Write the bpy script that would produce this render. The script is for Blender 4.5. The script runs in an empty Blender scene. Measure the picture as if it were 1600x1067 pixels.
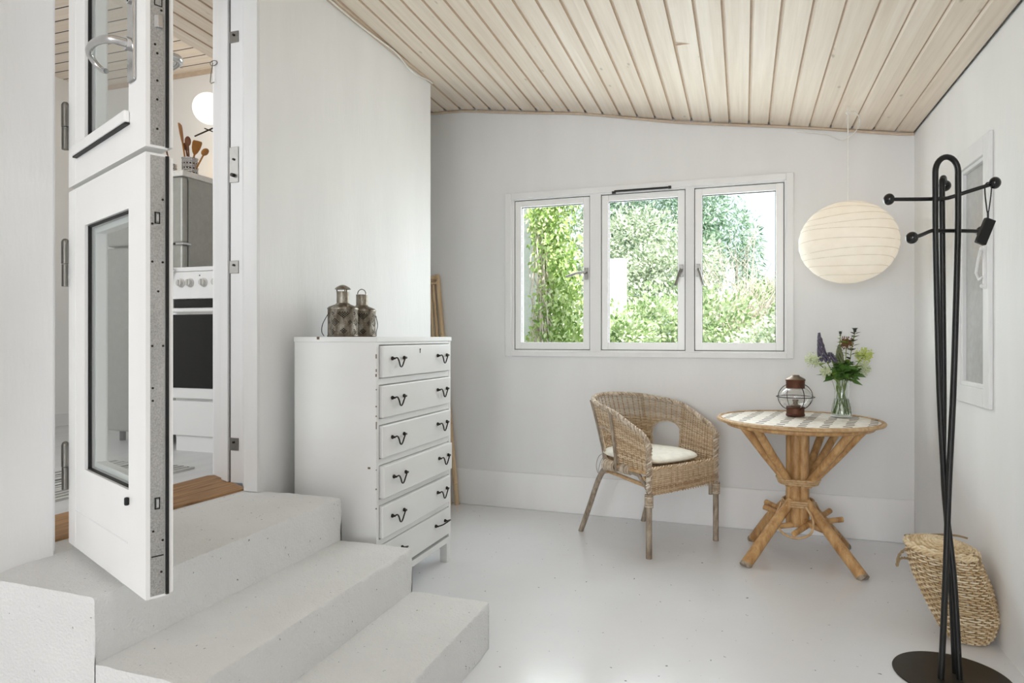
import bpy, bmesh, math, random
from mathutils import Vector, Matrix, Quaternion, noise
random.seed(7)
D = bpy.data
C = bpy.context.scene.collection
sc = bpy.context.scene
PI = math.pi
sin, cos = math.sin, math.cos

# ------------------------------------------------------------------ camera
FPX, YAW, EYE = 1039.0, math.atan(362 / 1039.0), 1.15
cam_data = D.cameras.new('camera')
cam_data.sensor_width = 36
cam_data.lens = FPX / 1600 * 36
cam_data.shift_y = -7.5 / 1600
cam_data.clip_start = 0.02
cam = D.objects.new('camera', cam_data)
cam.location = (0, 0, EYE)
cam.rotation_euler = (PI / 2, 0, YAW)
C.objects.link(cam)
sc.camera = cam

# ------------------------------------------------------------------ world, sun, daylight
world = D.worlds.new('sky')
sc.world = world
world.use_nodes = True
bg = world.node_tree.nodes['Background']
bg.inputs[0].default_value = (0.80, 0.90, 1.0, 1)
bg.inputs[1].default_value = 1.6

def lamp(name, kind, loc, energy, color=(1, 1, 1), size=None, size_y=None, aim=None, rot=None, radius=None):
    l = D.lights.new(name, kind)
    l.energy = energy
    l.color = color
    if kind == 'AREA':
        l.shape = 'RECTANGLE'
        l.size = size
        l.size_y = size_y
    if radius is not None and kind == 'POINT':
        l.shadow_soft_size = radius
    if kind == 'SUN':
        l.angle = math.radians(1.0)
    o = D.objects.new(name, l)
    o.location = loc
    if aim is not None:
        o.rotation_euler = (Vector(aim) - Vector(loc)).to_track_quat('-Z', 'Z').to_euler()
    if rot is not None:
        o.rotation_euler = rot
    C.objects.link(o)
    return o

lamp('sun', 'SUN', (6, 0, 10), 11.0, (1.0, 0.97, 0.9), aim=(2.2, 5.2, 0))
# daylight through the garden window
lamp('garden_window_daylight', 'AREA', (-0.62, 4.36, 1.57), 38, (0.92, 0.96, 1.0), 1.7, 1.0, aim=(-0.62, 0, 1.0))
# area lamp added before the solid front wall, standing in for unseen windows
lamp('rear_fill_light', 'AREA', (-0.9, -5.4, 1.7), 150, (0.89, 0.942, 1.0), 2.0, 1.9, aim=(-0.5, 3.5, 1.25))
lamp('kitchen_fill_light', 'AREA', (-3.3, 0.9, 2.1), 26, (0.93, 0.96, 1.0), 1.4, 1.2, aim=(-3.3, 3.4, 1.2))  # area lamp added inside the windowless kitchen to stand in for daylight

sc.view_settings.view_transform = 'Standard'
sc.view_settings.look = 'None'
sc.view_settings.gamma = 1.0
sc.view_settings.use_curve_mapping = False
sc.view_settings.exposure = -0.10
try:
    sc.cycles.max_bounces = 14
    sc.cycles.diffuse_bounces = 7
    sc.cycles.transparent_max_bounces = 24
    sc.cycles.caustics_reflective = False
    sc.cycles.use_denoising = True
    sc.cycles.sample_clamp_indirect = 6
except Exception:
    pass

# ------------------------------------------------------------------ materials
def srgb(r, g, b):
    f = lambda c: (c / 255) / 12.92 if c / 255 <= 0.04045 else ((c / 255 + 0.055) / 1.055) ** 2.4
    return (f(r), f(g), f(b), 1)

class NT:
    def __init__(s, name):
        s.m = D.materials.new(name)
        s.m.use_nodes = True
        s.t = s.m.node_tree
        s.b = s.t.nodes['Principled BSDF']
        s._co = None
    def n(s, kind, **kw):
        x = s.t.nodes.new(kind)
        for k, v in kw.items():
            setattr(x, k, v)
        return x
    def l(s, a, b):
        s.t.links.new(a, b)
    def co(s, scale=(1, 1, 1), kind='Object', rot=(0, 0, 0)):
        tc = s.n('ShaderNodeTexCoord')
        mp = s.n('ShaderNodeMapping')
        mp.inputs['Scale'].default_value = scale
        mp.inputs['Rotation'].default_value = rot
        s.l(tc.outputs[kind], mp.inputs[0])
        return mp.outputs[0]
    def noise(s, vec, scale, detail=4, rough=0.5):
        x = s.n('ShaderNodeTexNoise')
        x.inputs['Scale'].default_value = scale
        x.inputs['Detail'].default_value = detail
        x.inputs['Roughness'].default_value = rough
        s.l(vec, x.inputs['Vector'])
        return x.outputs[0]
    def ramp(s, fac, stops):
        x = s.n('ShaderNodeValToRGB')
        e = x.color_ramp.elements
        while len(e) < len(stops):
            e.new(0.5)
        for i, (p, c) in enumerate(stops):
            e[i].position = p
            e[i].color = c if len(c) == 4 else (*c, 1)
        s.l(fac, x.inputs[0])
        return x.outputs[0]
    def math(s, op, a, b=None, clamp=False):
        x = s.n('ShaderNodeMath', operation=op)
        x.use_clamp = clamp
        for i, v in enumerate((a, b)):
            if v is None:
                continue
            if isinstance(v, (int, float)):
                x.inputs[i].default_value = v
            else:
                s.l(v, x.inputs[i])
        return x.outputs[0]
    def mix(s, fac, a, b, mode='MIX'):
        x = s.n('ShaderNodeMix', data_type='RGBA', blend_type=mode)
        for sock, v in ((x.inputs['Factor'], fac), (x.inputs[6], a), (x.inputs[7], b)):
            if isinstance(v, (int, float)):
                sock.default_value = v
            elif isinstance(v, tuple):
                sock.default_value = v
            else:
                s.l(v, sock)
        return x.outputs[2]
    def bump(s, h, strength=0.3, dist=0.01):
        x = s.n('ShaderNodeBump')
        x.inputs['Strength'].default_value = strength
        x.inputs['Distance'].default_value = dist
        s.l(h, x.inputs['Height'])
        s.l(x.outputs[0], s.b.inputs['Normal'])
    def set(s, **kw):
        for k, v in kw.items():
            k = {'base': 'Base Color', 'rough': 'Roughness', 'metal': 'Metallic', 'ior': 'IOR',
                 'trans': 'Transmission Weight', 'spec': 'Specular IOR Level', 'coat': 'Coat Weight',
                 'emit': 'Emission Color', 'emits': 'Emission Strength', 'sss': 'Subsurface Weight'}[k]
            if isinstance(v, (int, float, tuple)):
                s.b.inputs[k].default_value = v
            else:
                s.l(v, s.b.inputs[k])
        return s

M = {}
def paint(name, col, rough=0.6, var=0.05, scale=(3, 3, 3), bump=0.15, bscale=60, dist=0.002, spec=0.4, fleck=0):
    t = NT(name)
    v = t.co(scale)
    nz = t.noise(v, 1.0, 5)
    dark = tuple(c * (1 - var) for c in col[:3]) + (1,)
    light = tuple(min(1, c * (1 + var * 0.5)) for c in col[:3]) + (1,)
    base = t.ramp(nz, [(0.3, dark), (0.7, light)])
    if fleck:
        w = t.co((1, 1, 1))
        f = t.noise(w, fleck, 2)
        k = t.ramp(f, [(0.72, (0, 0, 0, 1)), (0.76, (1, 1, 1, 1))])
        base = t.mix(k, base, srgb(120, 118, 112))
    t.set(base=base, rough=rough, spec=spec)
    b = t.noise(t.co(tuple(bscale * q / max(scale) for q in scale)), 1.0, 6, 0.6)
    t.bump(b, bump, dist)
    M[name] = t.m
    return t.m

def plain(name, col, rough=0.5, metal=0.0, spec=0.5, coat=0.0):
    t = NT(name)
    n_ = t.noise(t.co((1, 1, 1)), 35, 4)
    d = tuple(c * 0.88 for c in col[:3]) + (1,)
    t.set(base=t.ramp(n_, [(0.3, d), (0.7, col)]), rough=rough, metal=metal, spec=spec, coat=coat)
    M[name] = t.m
    return t.m

paint('wall', srgb(240, 240, 240), 0.62, 0.035, (5, 5, 1.2), 0.35, 45, 0.003)
paint('wall_grey', srgb(230, 230, 230), 0.6, 0.03, (5, 5, 1.2), 0.3, 45, 0.003)
paint('kitchen_wall', srgb(238, 237, 234), 0.6, 0.02)
paint('floor_paint', srgb(232, 233, 236), 0.2, 0.035, (1.6, 1.6, 1.6), 0.25, 9, 0.004, 0.5, fleck=42)
paint('stair_paint', srgb(232, 232, 231), 0.5, 0.04, (4, 4, 4), 1.0, 130, 0.006, 0.4, fleck=65)
paint('kitchen_floor', srgb(205, 206, 206), 0.35, 0.08, (12, 2, 2), 0.2, 30)
paint('white_gloss', srgb(240, 240, 239), 0.3, 0.015, (4, 4, 1), 0.12, 25, 0.002, 0.5)
paint('door_white', srgb(240, 240, 239), 0.3, 0.02, (6, 6, 1), 0.15, 25, 0.002, 0.5)
paint('frame_white', srgb(233, 233, 233), 0.45, 0.04, (8, 8, 1.5), 0.35, 40, 0.003, 0.4)
paint('chest_white', srgb(230, 230, 229), 0.42, 0.025, (2, 2, 6), 0.12, 30, 0.002, 0.4)
paint('appliance', srgb(238, 238, 237), 0.3, 0.01, (2, 2, 2), 0.03)
plain('fridge_grey', srgb(170, 170, 163), 0.4, 0.25)
plain('black_metal', srgb(26, 25, 24), 0.38, 0.3)
plain('base_metal', srgb(62, 56, 48), 0.42, 0.6)
plain('black_gloss', srgb(14, 14, 14), 0.15)
plain('gasket', srgb(16, 16, 16), 0.6)
plain('gap_dark', srgb(70, 68, 66), 0.8)
plain('chrome', srgb(205, 205, 205), 0.18, 1.0)
plain('hinge_metal', srgb(135, 133, 128), 0.4, 0.9)
plain('white_plastic', srgb(236, 234, 228), 0.4)
plain('knob_grey', srgb(205, 203, 198), 0.35)
plain('copper_brown', srgb(98, 60, 44), 0.5, 0.5)
plain('copper_lid', srgb(126, 112, 98), 0.4, 0.8)
plain('wire_dark', srgb(48, 42, 40), 0.5, 0.6)
plain('bronze_handle', srgb(52, 48, 44), 0.35, 0.9)
plain('cushion_fabric', srgb(246, 243, 232), 0.9)
plain('utensil_wood', srgb(172, 116, 52), 0.6)
plain('utensil_wood_dark', srgb(112, 66, 32), 0.6)
plain('stem_green', srgb(126, 150, 66), 0.5)
plain('flower_leaf', srgb(84, 122, 52), 0.45)
plain('flower_leaf_light', srgb(132, 164, 62), 0.5)
plain('dark_bud', srgb(58, 62, 52), 0.6)
plain('lupin_violet', srgb(92, 84, 104), 0.7)
plain('lupin_green', srgb(108, 116, 78), 0.7)
plain('spurge_red', srgb(128, 84, 52), 0.6)
plain('cloud_yellow', srgb(206, 216, 120), 0.7)
plain('cloud_white', srgb(214, 222, 184), 0.7)
plain('twine', srgb(152, 130, 98), 0.9)
plain('trim_wood', srgb(206, 186, 164), 0.6)
plain('niche_grey', srgb(186, 187, 186), 0.12, 0.0, 0.5)
plain('render_wall', srgb(240, 240, 238), 0.8)
plain('bark', srgb(112, 92, 72), 0.9)
plain('pale_bark', srgb(216, 202, 192), 0.9)
plain('soil', srgb(120, 125, 90), 0.95)

def wood(name, c1, c2, scale, ring=14, rough=0.5, bump=0.2, dist=0.002):
    t = NT(name)
    v = t.co(scale)
    a = t.noise(v, ring, 6, 0.65)
    b = t.noise(t.co((1, 1, 1)), 6, 3)
    c = t.ramp(a, [(0.3, c1), (0.62, c2)])
    c = t.mix(t.math('MULTIPLY', b, 0.35), c, c1)
    t.set(base=c, rough=rough)
    t.bump(a, bump, dist)
    M[name] = t.m
    return t.m

wood('rattan', srgb(150, 104, 56), srgb(216, 176, 122), (6, 6, 1.5), 5, 0.4)
wood('rattan_light', srgb(170, 128, 80), srgb(214, 186, 146), (6, 6, 6), 5, 0.5)
wood('cane_weathered', srgb(112, 96, 80), srgb(178, 164, 146), (9, 9, 3), 6, 0.6)
wood('bamboo', srgb(190, 158, 118), srgb(222, 198, 164), (10, 10, 1), 4, 0.45)
wood('threshold_wood', srgb(112, 78, 44), srgb(176, 136, 92), (14, 1.2, 6), 4, 0.6, 0.5, 0.004)

def wicker(name, c1, c2, c3, tip=None, zlo=0.55, zhi=0.8):
    t = NT(name)
    g = t.n('ShaderNodeNewGeometry')
    nz = t.noise(t.co((1, 1, 1)), 55, 4)
    big = t.noise(t.co((1, 1, 1)), 9, 3)
    a = t.ramp(t.math('ADD', t.math('MULTIPLY', nz, 0.6), t.math('MULTIPLY', g.outputs['Random Per Island'], 0.4)),
               [(0.25, c1), (0.5, c2), (0.75, c3)])
    if tip:      # sun-bleached, greyed strands of the upper back
        tc = t.n('ShaderNodeTexCoord')
        sp = t.n('ShaderNodeSeparateXYZ')
        t.l(tc.outputs['Object'], sp.inputs[0])
        mr = t.n('ShaderNodeMapRange')
        mr.inputs[1].default_value = zlo
        mr.inputs[2].default_value = zhi
        t.l(sp.outputs[2], mr.inputs[0])
        k = t.math('MULTIPLY', mr.outputs[0], t.math('ADD', t.math('MULTIPLY', big, 1.2), -0.1), True)
        a = t.mix(k, a, tip)
    t.set(base=a, rough=0.6)
    M[name] = t.m

wicker('wicker_chair', srgb(158, 126, 92), srgb(206, 180, 146), srgb(230, 214, 188), srgb(186, 178, 168))
wicker('wicker_basket', srgb(194, 166, 124), srgb(224, 202, 164), srgb(240, 226, 198))
wicker('wicker_stake', srgb(140, 108, 72), srgb(176, 146, 108), srgb(200, 174, 138))
wicker('wicker_rim', srgb(140, 122, 102), srgb(190, 172, 150), srgb(222, 212, 198))

# whitewashed spruce boards
def board_mat(name, axis):
    t = NT(name)
    tc = t.n('ShaderNodeTexCoord')
    sp = t.n('ShaderNodeSeparateXYZ')
    t.l(tc.outputs['Object'], sp.inputs[0])
    across = sp.outputs[0] if axis == 'y' else sp.outputs[1]
    idx = t.math('FLOOR', t.math('DIVIDE', t.math('ADD', across, 5.0 - 0.0275), 0.11))
    wn = t.n('ShaderNodeTexWhiteNoise', noise_dimensions='1D')
    t.l(idx, wn.inputs['W'])
    off = t.n('ShaderNodeCombineXYZ')
    t.l(t.math('MULTIPLY', wn.outputs[0], 30), off.inputs[1 if axis == 'y' else 0])
    t.l(t.math('MULTIPLY', wn.outputs[0], 17), off.inputs[2])
    ad = t.n('ShaderNodeVectorMath', operation='ADD')
    t.l(tc.outputs['Object'], ad.inputs[0])
    t.l(off.outputs[0], ad.inputs[1])
    def mp(s_):
        m_ = t.n('ShaderNodeMapping')
        m_.inputs['Scale'].default_value = s_
        t.l(ad.outputs[0], m_.inputs[0])
        return m_.outputs[0]
    gr = t.noise(mp((30, 1.1, 30) if axis == 'y' else (1.1, 30, 30)), 1.4, 5, 0.6)
    cl = t.noise(mp((3, 0.8, 3) if axis == 'y' else (0.8, 3, 3)), 1.0, 3)
    c = t.ramp(gr, [(0.3, srgb(220, 208, 194)), (0.65, srgb(238, 229, 217))])
    c = t.mix(t.math('MULTIPLY', cl, 0.5), c, srgb(228, 219, 207))
    tint = t.ramp(wn.outputs[0], [(0.0, srgb(242, 234, 224)), (1.0, srgb(255, 252, 248))])
    c = t.mix(0.7, c, tint, 'MULTIPLY')
    vo = t.n('ShaderNodeTexVoronoi', feature='F1')
    vo.inputs['Scale'].default_value = 1.0
    t.l(mp((14, 6, 1) if axis == 'y' else (6, 14, 1)), vo.inputs['Vector'])
    spc = t.n('ShaderNodeSeparateColor')
    t.l(vo.outputs['Color'], spc.inputs[0])
    kn = t.math('MULTIPLY', t.math('LESS_THAN', spc.outputs[0], 0.3),
                t.ramp(vo.outputs['Distance'], [(0.04, (1, 1, 1, 1)), (0.13, (0, 0, 0, 1))]))
    c = t.mix(t.math('MULTIPLY', kn, 0.6), c, srgb(150, 140, 122))
    t.set(base=c, rough=0.5)
    t.bump(gr, 0.15, 0.001)
    M[name] = t.m
board_mat('boards', 'y')
board_mat('boards_kitchen', 'x')
plain('groove_wood', srgb(196, 172, 148), 0.7)

def glass(name, col=(1, 1, 1, 1), rough=0.0, ior=1.45):
    t = NT(name)
    t.set(base=col, rough=rough, trans=1.0, ior=ior)
    M[name] = t.m
    return t
glass('vase_glass', (0.97, 1.0, 0.98, 1))
glass('lantern_glass')
glass('water', (0.93, 1.0, 0.9, 1), ior=1.33)

def pane_mat(name, tint, refl):
    # thin glazing: mostly clear, a little mirror reflection with the viewing angle
    t = NT(name)
    tr = t.n('ShaderNodeBsdfTransparent')
    tr.inputs[0].default_value = tint
    gl = t.n('ShaderNodeBsdfGlossy')
    gl.inputs['Roughness'].default_value = 0.01
    fr = t.n('ShaderNodeFresnel')
    fr.inputs[0].default_value = refl
    mx = t.n('ShaderNodeMixShader')
    ge = t.n('ShaderNodeNewGeometry')
    t.l(t.math('MULTIPLY', fr.outputs[0], t.math('SUBTRACT', 1.0, ge.outputs['Backfacing'])), mx.inputs[0])
    t.l(tr.outputs[0], mx.inputs[1])
    t.l(gl.outputs[0], mx.inputs[2])
    out = [n for n in t.t.nodes if n.type == 'OUTPUT_MATERIAL'][0]
    t.l(mx.outputs[0], out.inputs[0])
    M[name] = t.m
pane_mat('window_pane', (0.97, 0.99, 0.98, 1), 1.15)
pane_mat('door_pane', (0.90, 0.92, 0.915, 1), 1.5)

# rice paper
t = NT('rice_paper')
n_ = t.noise(t.co((1, 1, 1)), 18, 4)
t.set(base=t.ramp(n_, [(0.3, srgb(244, 241, 230)), (0.7, srgb(252, 250, 242))]), rough=0.8)
tl = t.n('ShaderNodeBsdfTranslucent')
tl.inputs[0].default_value = srgb(252, 250, 244)
mx = t.n('ShaderNodeMixShader')
mx.inputs[0].default_value = 0.45
out = [n for n in t.t.nodes if n.type == 'OUTPUT_MATERIAL'][0]
t.l(t.b.outputs[0], mx.inputs[1])
t.l(tl.outputs[0], mx.inputs[2])
t.l(mx.outputs[0], out.inputs[0])
M['rice_paper'] = t.m
plain('paper_rib', srgb(222, 216, 202), 0.8)

def emitter(name, col, s_):
    t = NT(name)
    t.set(base=col, emit=col, emits=s_, rough=0.4)
    M[name] = t.m
emitter('bulb_glow', (1.0, 0.62, 0.42, 1), 7)
emitter('globe_glow', (1.0, 0.94, 0.84, 1), 1.1)

# galvanised steel of the door edge: grainy, with wear spots
t = NT('edge_steel')
a = t.noise(t.co((1, 1, 1)), 260, 4, 0.7)
b = t.noise(t.co((1, 1, 0.4)), 7, 3)
c = t.ramp(t.math('ADD', t.math('MULTIPLY', a, 0.6), t.math('MULTIPLY', b, 0.4)),
           [(0.34, srgb(132, 130, 126)), (0.5, srgb(170, 169, 166)), (0.66, srgb(196, 195, 192))])
t.set(base=c, rough=0.45, metal=0.5)
M['edge_steel'] = t.m

# pierced brass-grey metal of the two lanterns
t = NT('tarnished_metal')
a = t.noise(t.co((1, 1, 0.5)), 30, 5, 0.6)
t.set(base=t.ramp(a, [(0.3, srgb(78, 66, 54)), (0.5, srgb(132, 122, 108)), (0.7, srgb(190, 186, 178))]), rough=0.38, metal=0.8)
M['tarnished_metal'] = t.m

# woven table top: white-washed strips with rows of dark brown dashes
t = NT('woven_top')
tc = t.n('ShaderNodeTexCoord')
mp = t.n('ShaderNodeMapping')
mp.inputs['Rotation'].default_value = (0, 0, math.radians(12))
t.l(tc.outputs['Object'], mp.inputs[0])
sp = t.n('ShaderNodeSeparateXYZ')
t.l(mp.outputs[0], sp.inputs[0])
wob = t.math('MULTIPLY', t.math('SUBTRACT', t.noise(t.co((1, 1, 1)), 14, 2), 0.5), 0.25)
ux = t.math('ADD', t.math('MULTIPLY', t.math('ADD', sp.outputs[0], 2), 1 / 0.097), wob)
vy = t.math('ADD', t.math('MULTIPLY', t.math('ADD', sp.outputs[1], 2), 1 / 0.066), wob)
fx = t.math('FRACT', ux)
fy = t.math('FRACT', vy)
mk = t.math('MULTIPLY', t.math('LESS_THAN', fx, 0.40), t.math('LESS_THAN', fy, 0.50))
nn = t.noise(t.co((1, 1, 1)), 40, 3)
white = t.ramp(nn, [(0.3, srgb(222, 212, 196)), (0.6, srgb(242, 238, 230))])
brown = t.ramp(nn, [(0.3, srgb(72, 60, 52)), (0.7, srgb(124, 102, 84))])
t.set(base=t.mix(mk, white, brown), rough=0.45)
t.bump(t.math('ADD', t.math('PINGPONG', ux, 0.5), t.math('PINGPONG', vy, 0.5)), 0.3, 0.003)
M['woven_top'] = t.m

def leaf_mat(name, c1, c2, c3):
    t = NT(name)
    g = t.n('ShaderNodeNewGeometry')
    nz = t.noise(t.co((1, 1, 1)), 2.2, 3)
    f = t.math('ADD', t.math('MULTIPLY', g.outputs['Random Per Island'], 0.6), t.math('MULTIPLY', nz, 0.4))
    c = t.ramp(f, [(0.2, c1), (0.5, c2), (0.8, c3)])
    t.set(base=c, rough=0.35, spec=0.6)
    tl = t.n('ShaderNodeBsdfTranslucent')
    t.l(c, tl.inputs[0])
    mx = t.n('ShaderNodeMixShader')
    mx.inputs[0].default_value = 0.4
    out = [n for n in t.t.nodes if n.type == 'OUTPUT_MATERIAL'][0]
    t.l(t.b.outputs[0], mx.inputs[1])
    t.l(tl.outputs[0], mx.inputs[2])
    t.l(mx.outputs[0], out.inputs[0])
    M[name] = t.m
leaf_mat('leaf_vine', srgb(112, 146, 66), srgb(172, 194, 116), srgb(226, 234, 190))
leaf_mat('leaf_hedge', srgb(112, 142, 84), srgb(192, 208, 158), srgb(244, 246, 230))
leaf_mat('leaf_pale', srgb(132, 152, 120), srgb(206, 214, 190), srgb(248, 248, 240))
leaf_mat('leaf_conifer', srgb(104, 136, 110), srgb(164, 188, 162), srgb(220, 232, 218))
leaf_mat('leaf_dry', srgb(190, 176, 160), srgb(214, 204, 190), srgb(236, 226, 216))

# ------------------------------------------------------------------ mesh helpers
class MB:
    def __init__(s):
        s.v, s.f, s.m, s.sm = [], [], [], []
    def add(s, verts, faces, mi=0, smooth=False):
        o = len(s.v)
        s.v += [tuple(p) for p in verts]
        for f in faces:
            s.f.append(tuple(i + o for i in f))
            s.m.append(mi)
            s.sm.append(smooth)
    def box(s, x0, x1, y0, y1, z0, z1, mi=0):
        s.add([(x0, y0, z0), (x1, y0, z0), (x1, y1, z0), (x0, y1, z0), (x0, y0, z1), (x1, y0, z1), (x1, y1, z1), (x0, y1, z1)],
              [(3, 2, 1, 0), (4, 5, 6, 7), (0, 1, 5, 4), (1, 2, 6, 5), (2, 3, 7, 6), (3, 0, 4, 7)], mi)
        return s
    def prism(s, poly, z0, z1, mi=0):
        n = len(poly)
        area = sum(poly[i][0] * poly[(i + 1) % n][1] - poly[(i + 1) % n][0] * poly[i][1] for i in range(n))
        if area < 0:
            poly = poly[::-1]
        s.add([(x, y, z0) for x, y in poly] + [(x, y, z1) for x, y in poly],
              [tuple(range(n - 1, -1, -1)), tuple(range(n, 2 * n))] +
              [(i, (i + 1) % n, n + (i + 1) % n, n + i) for i in range(n)], mi)
        return s
    def tube(s, pts, r, n=8, closed=False, flat=1.0, up=None, mi=0, caps=True, smooth=True):
        pts = [Vector(p) for p in pts]
        L = len(pts)
        rr = r if isinstance(r, (list, tuple)) else [r] * L
        tang = []
        for i in range(L):
            if closed:
                d = pts[(i + 1) % L] - pts[(i - 1) % L]
            else:
                d = pts[min(i + 1, L - 1)] - pts[max(i - 1, 0)]
            tang.append(d.normalized() if d.length > 1e-9 else Vector((0, 0, 1)))
        u = Vector(up) if up is not None else (Vector((0, 0, 1)) if abs(tang[0].z) < 0.9 else Vector((1, 0, 0)))
        vs = []
        prev = None
        for i in range(L):
            tg = tang[i]
            if up is not None or prev is None:
                a = u - tg * u.dot(tg)
            else:
                a = prev - tg * prev.dot(tg)
            if a.length < 1e-6:
                a = tg.orthogonal()
            a.normalize()
            prev = a
            b = tg.cross(a)
            for k in range(n):
                th = 2 * PI * k / n
                vs.append(pts[i] + a * (cos(th) * rr[i]) + b * (sin(th) * rr[i] * flat))
        fs = []
        for i in range(L if closed else L - 1):
            j = (i + 1) % L
            for k in range(n):
                fs.append((i * n + k, i * n + (k + 1) % n, j * n + (k + 1) % n, j * n + k))
        s.add(vs, fs, mi, smooth)
        if caps and not closed:
            o = len(s.v) - len(vs)
            s.f.append(tuple(o + k for k in range(n - 1, -1, -1)))
            s.m.append(mi); s.sm.append(False)
            s.f.append(tuple(o + (L - 1) * n + k for k in range(n)))
            s.m.append(mi); s.sm.append(False)
        return s
    def lathe(s, prof, c=(0, 0, 0), n=32, mi=0, smooth=True, sx=1.0, sy=1.0):
        vs, fs = [], []
        for r, z in prof:
            for k in range(n):
                a = 2 * PI * k / n
                vs.append((c[0] + r * cos(a) * sx, c[1] + r * sin(a) * sy, c[2] + z))
        for i in range(len(prof) - 1):
            for k in range(n):
                fs.append((i * n + k, i * n + (k + 1) % n, (i + 1) * n + (k + 1) % n, (i + 1) * n + k))
        if prof[0][0] > 1e-5:
            fs.append(tuple(range(n - 1, -1, -1)))
        if prof[-1][0] > 1e-5:
            fs.append(tuple((len(prof) - 1) * n + k for k in range(n)))
        s.add(vs, fs, mi, smooth)
        return s
    def ball(s, c, r, nu=10, nv=7, mi=0, sz=1.0):
        prof = [(max(r * sin(PI * i / nv), 1e-6), -r * cos(PI * i / nv) * sz) for i in range(nv + 1)]
        return s.lathe(prof, c, nu, mi)
    def leaf(s, c, d, nrm, L, W, mi=0, fold=0.15):
        d = Vector(d).normalized()
        nrm = Vector(nrm)
        w = d.cross(nrm)
        if w.length < 1e-4:
            w = d.orthogonal()
        w.normalize()
        up = w.cross(d)
        c = Vector(c)
        p = [c, c + d * L * 0.45 + w * W * 0.5 + up * fold * W, c + d * L, c + d * L * 0.45 - w * W * 0.5 + up * fold * W, c + d * L * 0.5]
        s.add(p, [(0, 1, 4), (1, 2, 4), (2, 3, 4), (3, 0, 4)], mi)
        return s
    def obj(s, name, mats, parent=None, bevel=0, loc=None, rot=None, segs=2, angle=40):
        me = D.meshes.new(name)
        me.from_pydata(s.v, [], s.f)
        if not isinstance(mats, (list, tuple)):
            mats = [mats]
        for m in mats:
            me.materials.append(M[m])
        me.polygons.foreach_set('material_index', s.m)
        me.polygons.foreach_set('use_smooth', s.sm)
        me.update()
        if any(s.sm):
            me.set_sharp_from_angle(angle=math.radians(angle))
        o = D.objects.new(name, me)
        C.objects.link(o)
        if parent:
            o.parent = parent
        if loc:
            o.location = loc
        if rot:
            o.rotation_euler = rot
        if bevel:
            b = o.modifiers.new('bevel', 'BEVEL')
            b.width = bevel
            b.segments = segs
            b.limit_method = 'ANGLE'
            b.angle_limit = math.radians(35)
            b.harden_normals = False
        return o

def thing(name, label, cat, loc=(0, 0, 0), rz=0, group=None):
    o = D.objects.new(name, None)
    o.empty_display_size = 0.05
    C.objects.link(o)
    o.location = loc
    o.rotation_euler = (0, 0, rz)
    tag(o, label, cat, group)
    return o
def tag(o, label=None, cat=None, group=None, kind=None):
    if label: o['label'] = label
    if cat: o['category'] = cat
    if group: o['group'] = group
    if kind: o['kind'] = kind
    return o
def struct(o, label=None):
    o['kind'] = 'structure'
    if label: o['label'] = label
    return o
def copy_tree(o, parent=None):
    c = o.copy()
    C.objects.link(c)
    if parent:
        c.parent = parent
    for ch in list(o.children):
        copy_tree(ch, c)
    return c
def bez(p0, p1, p2, p3, n=12):
    p0, p1, p2, p3 = map(Vector, (p0, p1, p2, p3))
    return [p0 * (1 - t) ** 3 + p1 * 3 * t * (1 - t) ** 2 + p2 * 3 * t * t * (1 - t) + p3 * t ** 3 for t in [i / n for i in range(n + 1)]]
def smooth_path(pts, k=6):
    pts = [Vector(p) for p in pts]
    out = []
    for i in range(len(pts) - 1):
        a = pts[max(i - 1, 0)]; b = pts[i]; c = pts[i + 1]; d = pts[min(i + 2, len(pts) - 1)]
        for j in range(k):
            t = j / k
            out.append(0.5 * ((2 * b) + (c - a) * t + (2 * a - 5 * b + 4 * c - d) * t * t + (3 * b - a - 3 * c + d) * t ** 3))
    out.append(pts[-1])
    return out

# ================================================================== THE ROOM
XR, YB = 0.895, 4.22
def interp(x, tab):
    for (a, za), (b, zb) in zip(tab, tab[1:]):
        if a <= x <= b:
            return za + (zb - za) * (x - a) / (b - a)
    return tab[0][1] if x < tab[0][0] else tab[-1][1]
ZT = [(-3.0, 2.735), (-1.8, 2.712), (-1.03, 2.605), (-0.42, 2.491), (0.95, 2.272)]
def zceil(x, y):
    c = -0.006 + (-0.036 + 0.006) * min(1, max(0, (XR - x) / 2.75))
    return interp(x, ZT) + c * (min(max(y, 0), YB) - YB)

struct(MB().box(-1.60, XR + 0.2, -6.1, YB + 0.2, -0.15, 0).box(-3.0, -1.60, 1.0, YB + 0.2, -0.15, 0).box(-2.2, -1.60, -6.1, 1.0, -0.15, 0)
       .obj('floor', 'floor_paint'))
def wall_with_hole(name, axis, plane, thick, a0, a1, z1, holes, mat):
    # axis 'y': wall is the plane y=plane, spans x a0..a1
    m = MB()
    h = holes[0]
    def bx(p0, p1, q0, q1):
        if axis == 'y':
            m.box(p0, p1, plane, plane + thick, q0, q1)
        else:
            m.box(plane, plane + thick, p0, p1, q0, q1)
    bx(a0, h[0], 0, z1); bx(h[1], a1, 0, z1); bx(h[0], h[1], 0, h[2]); bx(h[0], h[1], h[3], z1)
    return struct(m.obj(name, mat))
wall_with_hole('wall_back', 'y', YB, 0.14, -3.0, XR + 0.2, 3.0, [(-1.475, 0.240, 1.045, 2.085)], 'wall_grey')
wall_with_hole('wall_right', 'x', XR, 0.2, -6.1, YB, 3.0, [(3.045, 3.375, 0.94, 1.865)], 'wall')
struct(MB().box(-2.2, XR, -6.1, -6.0, 0, 3.0).obj('wall_front', 'wall'))
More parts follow.
